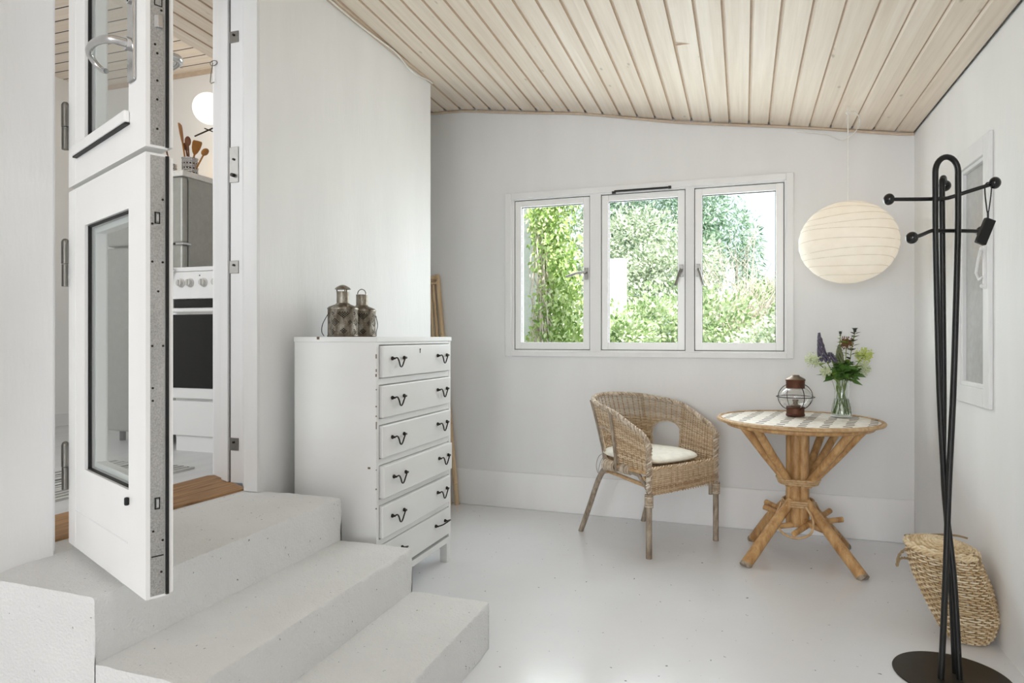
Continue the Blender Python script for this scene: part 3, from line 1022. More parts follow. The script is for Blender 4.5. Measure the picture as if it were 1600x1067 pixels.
# utensils on the fridge
def holder(x, y, r, h, label):
    t_ = thing('utensil_holder', label, 'utensil holder', (x, y, KF + 1.635))
    m = MB()
    n, rows_ = 30, 11
    for i in range(rows_):
        for k in range(n):
            if i % 3 == 1 and (k % 2 == 0) and 0 < i < rows_ - 1:
                continue
            a0, a1 = 2 * PI * k / n, 2 * PI * (k + 1) / n
            z0_, z1_ = h * i / rows_, h * (i + 1) / rows_
            m.add([(r * cos(a0), r * sin(a0), z0_), (r * cos(a1), r * sin(a1), z0_), (r * cos(a1), r * sin(a1), z1_), (r * cos(a0), r * sin(a0), z1_)], [(0, 1, 2, 3)], smooth=True)
    o = m.obj('perforated_cup', 'chrome', t_)
    md = o.modifiers.new('s', 'SOLIDIFY'); md.thickness = 0.0015
    MB().lathe([(r * 0.99, 0.0), (r * 0.99, 0.003)], n=24).obj('cup_base', 'chrome', t_)
    MB().tube([(r * cos(a), r * sin(a), h) for a in [2 * PI * i / 24 for i in range(24)]], 0.003, 6, closed=True).obj('cup_rim', 'chrome', t_)
    return t_
HZ = KF + 1.638
holder(-3.205, 3.20, 0.046, 0.105, 'larger perforated steel cup of wooden spoons on the refrigerator')
holder(-3.355, 3.20, 0.034, 0.080, 'smaller perforated steel cup left on the refrigerator, by the spoons')
def utensil(name, label, cat, base, tip, kind, mat):
    base, tip = Vector(base), Vector(tip)
    d = (tip - base)
    L = d.length
    o_ = thing(name, label, cat, base)
    o_.rotation_mode = 'QUATERNION'
    o_.rotation_quaternion = d.to_track_quat('Z', 'Y')
    if kind == 'spatula':
        MB().tube([(0, 0, 0), (0, 0, L * 0.62)], 0.0055, 8).obj('shaft', mat, o_)
        m = MB()
        pr_ = [(0.006, 0.60), (0.016, 0.66), (0.026, 0.78), (0.030, 0.93), (0.026, 0.99), (0.0, 1.0)]
        pts_ = [(x_, z_ * L) for x_, z_ in pr_] + [(-x_, z_ * L) for x_, z_ in reversed(pr_[:-1])]
        n = len(pts_)
        m.add([(x_, -0.003, z_) for x_, z_ in pts_] + [(x_, 0.003, z_) for x_, z_ in pts_],
              [tuple(range(n)), tuple(range(2 * n - 1, n - 1, -1))] + [(i, n + i, n + (i + 1) % n, (i + 1) % n) for i in range(n)])
        m.obj('blade', mat, o_, bevel=0.001)
    else:
        MB().tube([(0, 0, 0), (0, 0, L * 0.75)], 0.005, 8).obj('shaft', mat, o_)
        m = MB().ball((0, 0, L * 0.87), 0.024, 12, 8, sz=L * 0.13 / 0.024)
        for i, p in enumerate(m.v):
            m.v[i] = (p[0], p[1] * 0.4, p[2])
        m.obj('bowl', mat, o_)
    return o_
utensil('spatula', 'light wooden spatula standing tallest in the larger cup', 'spatula', (-3.215, 3.19, HZ + 0.004), (-3.255, 3.17, HZ + 0.315), 'spatula', 'utensil_wood')
utensil('spoon', 'dark wooden spoon right of the tallest spatula in the cup', 'spoon', (-3.205, 3.20, HZ + 0.004), (-3.205, 3.18, HZ + 0.235), 'spoon', 'utensil_wood_dark')
utensil('spatula', 'wooden spatula leaning right in the larger cup', 'spatula', (-3.215, 3.205, HZ + 0.004), (-3.125, 3.18, HZ + 0.20), 'spatula', 'utensil_wood')
utensil('spoon', 'wooden spoon leaning farthest right out of the larger cup', 'spoon', (-3.200, 3.215, HZ + 0.004), (-3.065, 3.19, HZ + 0.150), 'spoon', 'utensil_wood')
utensil('spoon', 'short dark wooden spoon at the left rim of the larger cup', 'spoon', (-3.215, 3.215, HZ + 0.004), (-3.245, 3.20, HZ + 0.205), 'spoon', 'utensil_wood_dark')
utensil('brush', 'wooden dish brush with a dark head in the smaller cup', 'brush', (-3.350, 3.20, HZ + 0.004), (-3.385, 3.18, HZ + 0.225), 'spoon', 'utensil_wood_dark')

gl = thing('globe_wall_lamp', 'glowing round white globe lamp on the kitchen wall', 'lamp', (-3.43, 3.715, 2.70))
MB().ball((0, -0.125, 0), 0.105, 32, 20).obj('globe', 'globe_glow', gl)
MB().tube([(0, 0, 0), (0, -0.03, 0)], 0.05, 20).obj('wall_rose', 'white_plastic', gl)
lamp('globe_light', 'POINT', (-3.43, 3.40, 2.70), 0.8, (1.0, 0.90, 0.75), radius=0.1)
lamp('warm_point_light', 'POINT', (-3.46, 3.55, 2.32), 0.5, (1.0, 0.70, 0.36), radius=0.03)  # warm point lamp low above the refrigerator
hk = thing('wall_rod', 'thin dark rod sticking out beside the glowing globe', 'rod', (-3.30, 3.715, 2.50))
MB().tube([(0, 0, 0.0), (-0.0, -0.30, 0.0)], 0.004, 8).obj('rod', 'wire_dark', hk)
MB().tube([(-0.10, -0.28, -0.035), (0.22, -0.28, 0.045)], 0.005, 8).obj('cross_bar', 'wire_dark', hk)
sl = thing('ceiling_spotlight', 'white cylindrical spotlight on the kitchen ceiling', 'spotlight', (-3.20, 3.0, 3.03))
MB().tube([(0, 0, 0), (0, 0, -0.04)], 0.008, 8).obj('stalk', 'white_plastic', sl)
MB().tube([(-0.06, 0, -0.045), (0.05, -0.01, -0.075)], [0.024, 0.028], 16).obj('spot_head', 'white_plastic', sl)

m = MB()
for i in range(26):
    x0_ = -3.10 + i * 0.021
    m.box(x0_, x0_ + 0.0205, 1.55, 2.58, KF, KF + 0.008 + 0.002 * (i % 2), [0, 1, 0, 0, 2][i % 5])
for i in range(5):
    m.tube([(-2.575 - i * 0.02, 2.55, KF + 0.013), (-2.60 - i * 0.02, 2.2, KF + 0.014), (-2.57 - i * 0.02, 1.7, KF + 0.013)], 0.006, 6, mi=i % 2)
plain('rug_light', srgb(206, 206, 202), 0.95); plain('rug_grey', srgb(150, 150, 148), 0.95); plain('rug_dark', srgb(96, 96, 94), 0.95)
tag(m.obj('rag_rug', ['rug_light', 'rug_grey', 'rug_dark']), 'striped grey rag rug on the kitchen floor behind the threshold', 'rug')

# ================================================================== CHEST OF DRAWERS
cx0, cx1, cy0, cy1 = -1.827, -1.425, 2.396, 3.130
ch = thing('chest_of_drawers', 'tall worn white chest of six drawers standing against the left wall', 'chest of drawers', (cx0 + (cx1 - cx0) / 2, (cy0 + cy1) / 2, 0))
hw, hd = (cy1 - cy0) / 2, (cx1 - cx0) / 2
m = MB()
m.box(-hd, hd, -hw, -hw + 0.022, 0.10, 1.128)
m.box(-hd, hd, hw - 0.022, hw, 0.10, 1.128)
m.box(-hd, -hd + 0.01, -hw + 0.022, hw - 0.022, 0.10, 1.128)
m.box(-hd + 0.01, hd, -hw + 0.022, hw - 0.022, 0.10, 0.128)
zt = [(1.113, 0.979), (0.946, 0.812), (0.779, 0.645), (0.612, 0.478), (0.445, 0.311), (0.280, 0.146)]
for a, b in [(1.128, 1.116)] + [(zt[i][1] - 0.003, zt[i + 1][0] + 0.003) for i in range(5)]:
    m.box(-hd + 0.01, hd - 0.002, -hw + 0.022, hw - 0.022, b, a)
body = m.obj('carcass', 'chest_white', ch, bevel=0.0015)
MB().box(-hd - 0.002, hd + 0.004, -hw - 0.003, hw + 0.003, 1.128, 1.149).obj('top', 'chest_white', ch, bevel=0.002)
for sx in (-1, 1):
    for sy in (-1, 1):
        m = MB()
        X_, Y_ = sx * (hd - 0.022), sy * (hw - 0.022)
        m.box(X_ - 0.02, X_ + 0.02, Y_ - 0.02, Y_ + 0.02, 0, 0.10)
        m.obj('leg', 'chest_white', ch, bevel=0.002)
for i, (a, b) in enumerate(zt):
    op = 0.008 if i == 3 else 0.0
    m = MB()
    y0_, y1_ = -hw + 0.030, hw - 0.030
    if i < 5:
        m.box(hd - 0.33, hd + 0.014 + op, y0_, y1_, b, a)
    else:
        m.box(hd - 0.33, hd + 0.004, y0_ - 0.004, y1_ + 0.004, b, a)
    dr = m.obj('drawer', 'chest_white', ch, bevel=0.004 if i < 5 else 0.002)
    fx_ = hd + (0.014 if i < 5 else 0.004) + op
    for yc in (-0.212, 0.232):
        m = MB()
        zc = (a + b) / 2 + 0.012
        w_ = 0.052
        for s_ in (-1, 1):
            m.ball((fx_ + 0.003, yc + s_ * w_, zc), 0.0085, 10, 6)
            m.tube([(fx_, yc + s_ * w_, zc), (fx_ + 0.016, yc + s_ * w_, zc)], 0.0045, 8)
        if i == 5:
            pts_ = smooth_path([(fx_ + 0.014, yc - w_, zc), (fx_ + 0.030, yc - w_ * 0.6, zc + 0.004), (fx_ + 0.042, yc, zc + 0.012), (fx_ + 0.040, yc + w_ * 0.7, zc + 0.012), (fx_ + 0.014, yc + w_, zc)], 5)
        else:
            pts_ = smooth_path([(fx_ + 0.014, yc - w_, zc), (fx_ + 0.018, yc - w_ * 0.70, zc + 0.002), (fx_ + 0.018, yc - w_ * 0.42, zc - 0.012), (fx_ + 0.017, yc - w_ * 0.15, zc - 0.034), (fx_ + 0.016, yc + w_ * 0.18, zc - 0.036),
                                (fx_ + 0.018, yc + w_ * 0.45, zc - 0.014), (fx_ + 0.018, yc + w_ * 0.70, zc + 0.002), (fx_ + 0.014, yc + w_, zc)], 5)
        m.tube(pts_, 0.0032, 8)
        m.obj('drop_handle', 'bronze_handle', dr)
    if i == 0:
        MB().box(fx_ - 0.001, fx_ + 0.0015, -0.006, -0.001, 1.075, 1.092).ball((fx_, -0.0035, 1.092), 0.004, 8, 6).obj('keyhole', 'wire_dark', dr)
# chipped paint on the carcass edge
for z_, h_ in ((1.06, 0.018), (1.005, 0.012), (0.985, 0.012), (0.93, 0.005), (0.86, 0.006), (0.82, 0.006), (0.77, 0.03), (0.52, 0.006), (0.60, 0.004), (0.44, 0.006)):
    MB().box(hd - 0.002 - random.random() * 0.003, hd + 0.0006, -hw - 0.0006, -hw + 0.003, z_, z_ + h_).obj('paint_chip', 'bark', body)
MB().prism([(-0.085, -hw - 0.0036), (-0.072, -hw - 0.0036), (-0.072, -hw - 0.002), (-0.085, -hw - 0.002)], 1.138, 1.1495).obj('paint_chip', 'bark', body)
MB().prism([(hd - 0.04, -hw - 0.0006), (hd - 0.028, -hw - 0.0006), (hd - 0.028, -hw + 0.001), (hd - 0.04, -hw + 0.001)], 0.604, 0.612).obj('paint_chip', 'bark', body)

# ------------------------------------------------------------------ two pierced lanterns on the chest
def lantern(x, y, s, label, cap, rz):
    t_ = thing('pierced_lantern', label, 'lantern', (x, y, 1.1495), rz, 'pierced metal lanterns')
    R_, H1, H2, RN, H3 = 0.066 * s, 0.125 * s, 0.148 * s, 0.027 * s, 0.203 * s
    n, rw = 72, 26
    m = MB()
    def hole(k, i):
        # diamond-shaped clusters of punched holes, three to each quarter
        per = 18
        kk = ((k + 6) % per) - 9
        if (k + i) % 2: return False
        for (c0, r0, rad, cut) in ((0, 21, 5, 22), (-7, 13, 3, 99), (5, 13, 2, 99), (0, 5, 3, 99), (-9, 21, 2, 99), (-9, 4, 2, 99)):
            if i <= cut and abs(kk - c0) + abs(i - r0) <= rad: return True
        return False
    for i in range(rw):
        for k in range(n):
            if hole(k, i): continue
            a0, a1 = 2 * PI * k / n, 2 * PI * (k + 1) / n
            z0_, z1_ = H1 * i / rw, H1 * (i + 1) / rw
            m.add([(R_ * cos(a0), R_ * sin(a0), z0_), (R_ * cos(a1), R_ * sin(a1), z0_), (R_ * cos(a1), R_ * sin(a1), z1_), (R_ * cos(a0), R_ * sin(a0), z1_)], [(0, 1, 2, 3)], smooth=True)
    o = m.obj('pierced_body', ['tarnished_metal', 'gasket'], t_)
    md = o.modifiers.new('s', 'SOLIDIFY'); md.thickness = 0.0014; md.offset = -1; md.material_offset = 1  # black inner faces paint the shade behind the holes
    m = MB()
    m.lathe([(R_ + 0.002, H1 - 0.002), (R_ + 0.002, H1 + 0.003), (R_ * 0.92, H1 + 0.010 * s), (RN + 0.006, H2 - 0.002), (RN, H2 + 0.004), (RN, H3), (RN - 0.003, H3), (RN - 0.003, H2)], n=40)
    m.obj('neck', 'tarnished_metal', t_)
    MB().lathe([(0.001, 0.001), (R_ + 0.002, 0.001), (R_ + 0.003, 0.004), (R_ + 0.001, 0.008), (R_ - 0.002, 0.008), (R_ - 0.003, 0.003), (0.001, 0.003)], n=40).obj('base_plate', 'tarnished_metal', t_)
    m = MB()
    if cap:
        m.lathe([(0.001, H3 + 0.030 * s), (0.012 * s, H3 + 0.028 * s), (0.030 * s, H3 + 0.018 * s), (0.036 * s, H3 + 0.010 * s), (0.030 * s, H3 + 0.012 * s), (0.001, H3 + 0.020 * s)], n=28)
        for a in (0.6, 2.7, 4.8):
            m.tube([(RN * cos(a) * 0.9, RN * sin(a) * 0.9, H3 - 0.01), (RN * cos(a), RN * sin(a), H3 + 0.016 * s)], 0.003, 6)
        m.obj('cap', 'tarnished_metal', t_)
    else:
        m.tube([(0, 0.02 * s * cos(a), H3 + 0.024 * s * sin(a) + 0.002) for a in [PI * i / 12 for i in range(13)]], 0.004, 8, flat=0.6)
        m.obj('ring_handle', 'tarnished_metal', t_)
    # wire bail hanging down one side
    p = [(0, -R_ - 0.002, H1 * 0.80), (0.03, -R_ - 0.016, H1 * 0.45), (0.05, -R_ - 0.014, 0.022), (0.03, -R_ + 0.02 - 0.03, 0.004)]
    if not cap:
        p = [(a, -b, c_) for a, b, c_ in p]
    MB().tube(smooth_path(p, 6), 0.0018, 6).obj('wire_bail', 'wire_dark', t_)
    MB().lathe([(0.001, 0.004), (R_ * 0.72, 0.004), (R_ * 0.72, H1 - 0.004), (0.001, H1 - 0.004)], n=24).obj('dark_core', 'gasket', t_)  # black core added so the pierced holes look dark
    MB().lathe([(0.001, H2 + 0.002), (RN - 0.002, H2 + 0.002), (RN - 0.002, H2 + 0.004), (0.001, H2 + 0.004)], n=24).obj('neck_light_stop', 'gap_dark', t_)  # disc added to keep light from entering the body by the neck
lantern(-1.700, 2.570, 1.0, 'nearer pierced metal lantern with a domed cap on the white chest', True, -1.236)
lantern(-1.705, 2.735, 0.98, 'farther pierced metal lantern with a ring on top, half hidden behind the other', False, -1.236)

# ------------------------------------------------------------------ bamboo rack in the recess
rk = thing('bamboo_rack', 'folded bamboo rack leaning in the recess behind the chest', 'rack', (-1.855, 4.14, 0))
def cane(m, a, b, r, n=10, nodes=(0.25, 0.55, 0.82)):
    a, b = Vector(a), Vector(b)
    m.tube([a, b], r, n)
    for q in nodes:
        c_ = a.lerp(b, q); d_ = (b - a).normalized() * 0.006
        m.tube([c_ - d_, c_, c_ + d_], [r, r * 1.25, r], n)
for i, (xb_, xt_, zt_) in enumerate(((0.002, -0.155, 1.58), (-0.045, -0.185, 1.56), (-0.085, -0.205, 1.54), (-0.125, -0.235, 1.55))):
    m = MB()
    cane(m, (xb_, 0.035 - 0.01 * i, 0.0), (xt_, 0.05 - 0.01 * i, zt_), 0.0165 if i == 0 else 0.011, nodes=(0.09, 0.35, 0.74))
    m.obj('cane', 'bamboo', rk)
MB().tube([(-0.14, 0.03, 1.56), (-0.30, 0.03, 1.55)], 0.015, 10).obj('cross_cane', 'bamboo', rk)
MB().tube([(-0.14, 0.01, 1.52), (-0.30, 0.01, 1.51)], 0.009, 10).obj('cross_cane', 'bamboo', rk)

# ================================================================== WICKER ARMCHAIR
CH = Vector((-0.518, 3.859, 0)); CR = math.radians(-36)
ac = thing('wicker_armchair', 'weathered wicker armchair with arched side openings beside the round table', 'armchair', CH, CR)
ZB = 0.445
def plan(t, w):
    """point of the woven shell: t -1..1 round the U, w 0 seat .. 1 rim"""
    a = abs(t)
    sgn = -1 if t < 0 else 1
    yb, yr = 0.245, 0.292
    xb, xr = -0.225, -0.335
    if a > 0.5:
        k = (a - 0.5) / 0.5
        B = Vector((0.262 * k, yb + 0.014 * k, 0)); R = Vector((0.250 * k, yr - 0.012 * k, 0))
    else:
        an = a * PI
        B = Vector((xb * cos(an), yb * sin(an), 0)); R = Vector((xr * cos(an), yr * sin(an), 0))
    zr = 0.628 + 0.165 * (cos(PI * min(a, 1) / 2) ** 1.15)
    p = B.lerp(R, w ** 1.15)
    p.y *= sgn
    p.z = ZB + (zr - ZB) * w
    return p
def nrm(t, w):
    e = 0.004
    d = plan(min(t + e, 1), w) - plan(max(t - e, -1), w)
    n = Vector((d.y, -d.x, 0))
    n.normalize()
    return n
def in_hole(t, z, mrg=0.0):
    c, hwid = 0.402, 0.118
    u = (abs(t) - c) / (hwid + mrg)
    if abs(u) >= 1: return False
    zt_ = 0.565 + (0.078 + mrg * 0.6) * math.sqrt(1 - u * u)
    return z < zt_
m = MB()
NS = 56
ST = [-1 + 2 * i / NS for i in range(NS + 1)]
rowsN = 40
SUB = 3
for r_ in range(rowsN):
    w = (r_ + 0.5) / rowsN
    seg = []
    for j in range(NS * SUB + 1):
        t_ = -1 + 2 * j / (NS * SUB)
        p = plan(t_, w)
        if in_hole(t_, p.z):
            if len(seg) > 1: m.tube(seg, hh, 4, flat=0.55, up=(0, 0, 1), caps=False)
            seg = []
            continue
        off = 0.0028 * cos(PI * j / SUB) * (1 if r_ % 2 else -1)
        hh = max(0.0026, (0.80 - ZB) / rowsN * 0.5 * (0.55 + 0.6 * (1 - abs(t_))))
        seg.append(p + nrm(t_, w) * off)
    if len(seg) > 1: m.tube(seg, hh, 4, flat=0.55, up=(0, 0, 1), caps=False)
m.obj('woven_shell', 'wicker_chair', ac, angle=180)
m = MB()
for t_ in ST:
    seg = []
    for j in range(25):
        w = j / 24
        p = plan(t_, w)
        if in_hole(t_, p.z):
            if len(seg) > 1: m.tube(seg, 0.0030, 5, caps=False)
            seg = []
            continue
        seg.append(p)
    if len(seg) > 1: m.tube(seg, 0.0030, 5, caps=False)
m.obj('stakes', 'wicker_stake', ac)
# plaited rim: strands twisted round the top edge, running down the front posts
rim = [plan(-1 + 2 * i / 120, 1.0) + Vector((0, 0, 0.006)) for i in range(121)]
fl = [Vector((0.262, -0.268, z)) for z in (0.34, 0.40, 0.46, 0.52, 0.57)]
frr = [Vector((0.262, 0.268, z)) for z in (0.57, 0.52, 0.46, 0.40, 0.34)]
rimpath = smooth_path([*fl, Vector((0.258, -0.276, 0.605))] + rim[3:-3:4] + [Vector((0.258, 0.276, 0.605)), *frr], 6)
m = MB()
for s_ in range(3):
    pts_ = []
    ln = 0
    for i, p in enumerate(rimpath):
        if i: ln += (p - rimpath[i - 1]).length
        d = (rimpath[min(i + 1, len(rimpath) - 1)] - rimpath[max(i - 1, 0)]).normalized()
        a = d.orthogonal() if abs(d.z) > 0.95 else d.cross(Vector((0, 0, 1))).normalized()
        b = d.cross(a).normalized()
        ph = ln / 0.046 * 2 * PI + s_ * 2 * PI / 3
        pts_.append(p + a * cos(ph) * 0.0082 + b * sin(ph) * 0.0082)
    m.tube(pts_, 0.0068, 6)
m.obj('plaited_rim', 'wicker_rim', ac)
# bound edges of the arched openings
for s_ in (-1, 1):
    pts_ = []
    c, hwid = 0.402, 0.118
    zz = [0.45, 0.48, 0.51, 0.54, 0.565]
    def on(t_, z):
        w_ = 0
        lo, hi = 0.0, 1.0
        for _ in range(20):
            mid = (lo + hi) / 2
            if plan(t_, mid).z < z: lo = mid
            else: hi = mid
        return plan(t_, lo)
    for z in zz: pts_.append(on(s_ * (c - hwid), z))
    for i in range(1, 16):
        u = -1 + 2 * i / 16
        pts_.append(on(s_ * (c + u * hwid), 0.565 + 0.078 * math.sqrt(1 - u * u)))
    for z in reversed(zz): pts_.append(on(s_ * (c + hwid), z))
    MB().tube(pts_, 0.0065, 8).obj('opening_edge', 'wicker_rim', ac)
# two back uprights of cane following the shell
for s_ in (-1, 1):
    for tt in (0.24, 0.515):
        pts_ = [plan(s_ * tt, w) + nrm(s_ * tt, w) * (-0.012) for w in [i / 8 for i in range(9)]]
        pts_ = [p + Vector((0, 0, -0.03 if i == 0 else 0)) for i, p in enumerate(pts_)]
        MB().tube(pts_, 0.009, 8).obj('upright', 'cane_weathered', ac)
# front apron, woven
m = MB()
NR = 26
for r_ in range(NR):
    z = 0.322 + 0.140 * (r_ + 0.5) / NR
    seg = []
    for j in range(0, 73):
        y = -0.258 + 0.516 * j / 72
        bow = 0.012 * cos(PI * y / 0.53)
        zz_ = z + (0.012 * (y + 0.258) / 0.516) * (1 - r_ / NR)
        seg.append((0.262 + bow + 0.0028 * cos(PI * j / 3) * (1 if r_ % 2 else -1), y, zz_))
    m.tube(seg, 0.0031, 4, flat=0.6, up=(0, 0, 1), caps=False)
for j in range(25):
    y = -0.258 + 0.516 * j / 24
    bow = 0.012 * cos(PI * y / 0.53)
    m.tube([(0.262 + bow, y, 0.322), (0.262 + bow, y, 0.462)], 0.0028, 5, caps=False)
seg = []
for s_ in range(2):
    seg = [(0.264 + 0.012 * cos(PI * y / 0.53) + 0.005 * cos(y * 160 + s_ * PI), y, 0.463 + 0.005 * sin(y * 160 + s_ * PI)) for y in [-0.258 + 0.516 * j / 110 for j in range(111)]]
    m.tube(seg, 0.005, 6)
m.obj('front_apron', 'wicker_chair', ac)
# woven seat deck
m = MB()
for j in range(34):
    x = -0.20 + 0.46 * j / 33
    yy = 0.24 if x > 0 else 0.24 * math.sqrt(max(0, 1 - (x / 0.225) ** 2))
    if yy < 0.03: continue
    m.tube([(x, -yy + 2 * yy * k / 20, 0.448 + 0.003 * cos(PI * k) * (1 if j % 2 else -1)) for k in range(21)], 0.0075, 4, flat=1)
m.obj('seat_deck', 'wicker_chair', ac)
# legs
def leg(a, b, r=0.0155, name='leg'):
    return MB().tube([a, Vector(a).lerp(Vector(b), 0.5), b], [r, r, r * 1.05], 12).obj(name, 'cane_weathered', ac)
for s_ in (-1, 1):
    MB().tube([(0.262, s_ * 0.268, 0.0), (0.262, s_ * 0.268, 0.325), (0.262, s_ * 0.268, 0.335), (0.262, s_ * 0.268, 0.60)], [0.0162, 0.0155, 0.0075, 0.0075], 12).obj('leg', 'cane_weathered', ac)
MB().tube(smooth_path([(-0.315, -0.235, 0), (-0.235, -0.235, 0.17), (-0.16, -0.236, 0.33), (-0.10, -0.238, 0.405), (-0.03, -0.245, 0.425)], 5), 0.0155, 12).obj('leg', 'cane_weathered', ac)
MB().tube(smooth_path([(-0.255, 0.225, 0), (-0.205, 0.228, 0.17), (-0.15, 0.234, 0.33), (-0.10, 0.238, 0.405), (-0.03, 0.245, 0.425)], 5), 0.0155, 12).obj('leg', 'cane_weathered', ac)
for s_ in (-1, 1):
    MB().tube([(0.245, s_ * 0.245, 0.12 + 0.14), (0.242, s_ * 0.247, 0.34), (0.17, s_ * 0.247, 0.415), (0.05, s_ * 0.247, 0.43), (-0.10, s_ * 0.24, 0.43)], 0.0115, 10).obj('side_brace', 'cane_weathered', ac)
    MB().tube([(0.262, s_ * 0.262, 0.436), (0.0, s_ * 0.250, 0.436), (-0.14, s_ * 0.20, 0.436)], 0.010, 10).obj('seat_rail', 'rattan_light', ac)
    # bindings
    m = MB()
    for k in range(9):
        m.tube([(0.262 + 0.0195 * cos(a), s_ * 0.268 + 0.0195 * sin(a), 0.268 + k * 0.0075) for a in [2 * PI * q / 12 for q in range(12)]], 0.0042, 5, closed=True)
    m.obj('cane_binding', 'wicker_rim', ac)
    m = MB()
    for k in range(9):
        x = -0.09 + k * 0.010
        m.tube([(x, s_ * 0.246 + 0.024 * cos(a), 0.430 + 0.026 * sin(a)) for a in [2 * PI * q / 12 for q in range(12)]], 0.0056, 5, closed=True)
    m.obj('cane_binding', 'wicker_rim', ac)
    m = MB()
    for k in range(7):
        x = 0.045 + k * 0.010
        m.tube([(x, s_ * 0.248 + 0.021 * cos(a), 0.430 + 0.023 * sin(a)) for a in [2 * PI * q / 12 for q in range(12)]], 0.0056, 5, closed=True)
    m.obj('cane_binding', 'wicker_rim', ac)
MB().tube([(-0.11, -0.235, 0.385), (-0.12, 0.235, 0.385)], 0.012, 10).obj('stretcher', 'rattan_light', ac)
MB().tube([(0.20, -0.247, 0.40), (0.20, 0.247, 0.40)], 0.012, 10).obj('stretcher', 'rattan_light', ac)
MB().tube([(0.255, -0.24, 0.36), (-0.13, -0.20, 0.385)], 0.011, 10).obj('stretcher', 'rattan_light', ac)

# cushion
cu = thing('seat_cushion', 'thin cream seat cushion lying in the wicker armchair', 'cushion', CH + Vector((0, 0, 0.457)), CR)
m = MB()
nu, nv = 64, 14
def outl(a):
    c, s = cos(a), sin(a)
    e = 0.62
    x = 0.243 * math.copysign(abs(c) ** e, c) + 0.002
    y = 0.228 * math.copysign(abs(s) ** e, s)
    if x < 0: y *= 1 - 0.12 * (x / 0.22) ** 2
    return x, y
vs = []
for j in range(nv + 1):
    ph = -PI / 2 + PI * j / nv
    sc_ = abs(cos(ph)) ** 0.35 if j not in (0, nv) else 0.02
    h = 0.027 + 0.026 * sin(ph) * (1 if sin(ph) < 0 else 1)
    for k in range(nu):
        x, y = outl(2 * PI * k / nu)
        x, y = x * sc_, y * sc_
        wr = 0.0025 * noise.noise((x * 22, y * 22, 1.3)) + 0.003 * noise.noise((x * 8, y * 8, 3))
        z_ = h + (wr if sin(ph) > 0 else 0)
        vs.append((x, y, z_))
fs = [(j * nu + k, j * nu + (k + 1) % nu, (j + 1) * nu + (k + 1) % nu, (j + 1) * nu + k) for j in range(nv) for k in range(nu)]
fs += [tuple(range(nu - 1, -1, -1)), tuple(nv * nu + k for k in range(nu))]
m.add(vs, fs, 0, True)
m.obj('pad', 'cushion_fabric', cu, angle=80)
m = MB()
m.tube([(*outl(2 * PI * k / 72), 0.025) for k in range(72)], 0.0022, 6, closed=True)
m.obj('piping', 'cushion_fabric', cu)
m = MB()
m.tube(smooth_path([(-0.17, -0.17, 0.024), (-0.19, -0.205, 0.0), (-0.19, -0.225, -0.05), (-0.155, -0.245, -0.085)], 6), 0.0018, 5)
m.tube(smooth_path([(-0.17, -0.17, 0.022), (-0.175, -0.20, -0.02), (-0.168, -0.225, -0.06), (-0.15, -0.245, -0.085)], 6), 0.0015, 5)
m.obj('tie', 'cane_weathered', cu)

# ================================================================== ROUND RATTAN TABLE
TX, TY, TZ = 0.268, 3.765, 0.722
tb = thing('round_table', 'round rattan pedestal table with a white and brown woven top', 'table', (TX, TY, 0))
MB().lathe([(0.001, TZ - 0.016), (0.385, TZ - 0.016), (0.392, TZ - 0.008), (0.392, TZ - 0.002), (0.001, TZ)], n=72).obj('tabletop', 'woven_top', tb)
m = MB()
m.tube([(0.396 * cos(a), 0.396 * sin(a), TZ - 0.006) for a in [2 * PI * i / 96 for i in range(96)]], 0.009, 10, closed=True)
m.tube([(0.384 * cos(a), 0.384 * sin(a), TZ + 0.001) for a in [2 * PI * i / 96 for i in range(96)]], 0.0028, 6, closed=True)
m.obj('rim', 'rattan_light', tb)
m = MB()
m.tube([(0.345 * cos(a), 0.345 * sin(a), TZ - 0.028) for a in [2 * PI * i / 96 for i in range(96)]], 0.013, 10, closed=True)
m.obj('under_ring', 'rattan', tb)
# central bundle
for i in range(5):
    a = 2 * PI * i / 5 + 0.5
    rr_ = 0.027
    cane_ = MB()
    cx_, cy_ = 0.032 * cos(a), 0.032 * sin(a)
    cane_.tube([(cx_, cy_, 0.17), (cx_, cy_, 0.45), (cx_, cy_, 0.69)], [rr_ * 1.02, rr_, rr_], 14)
    cane_.obj('column_cane', 'rattan', tb)
# struts, in pairs
base_dirs = [math.radians(a) for a in (200, 250, 20, 70, 110, 155, 290, 335)]
base_dirs = [math.radians(a) for a in (222, 243, 132, 153, 42, 63, 312, 333)]
base_dirs = [math.radians(a + 19.2) for a in (-165, -149, 137, 121, -67, -51, 40, 23)]
for a in base_dirs:
    e = 0.056
    MB().tube([(e * cos(a), e * sin(a), 0.385), (0.20 * cos(a), 0.20 * sin(a), 0.545), (0.330 * cos(a), 0.330 * sin(a), 0.700)], [0.0195, 0.0200, 0.0205], 12).obj('strut', 'rattan', tb)
# legs
feet = [(-0.255, -0.232), (0.262, -0.240), (0.250, 0.245), (-0.215, 0.222)]
for fx_, fy_ in feet:
    L_ = math.hypot(fx_, fy_)
    ux_, uy_ = fx_ / L_, fy_ / L_
    MB().tube([(ux_ * 0.050, uy_ * 0.050, 0.300), (ux_ * 0.19, uy_ * 0.19, 0.165), (fx_, fy_, 0.012)], [0.023, 0.027, 0.0285], 14).obj('leg', 'rattan', tb)
    MB().tube([(fx_ + ux_ * 0.012, fy_ + uy_ * 0.012, 0.0), (fx_ - ux_ * 0.004, fy_ - uy_ * 0.004, 0.014)], [0.029, 0.0292], 14).obj('foot_cap', 'cane_weathered', tb)
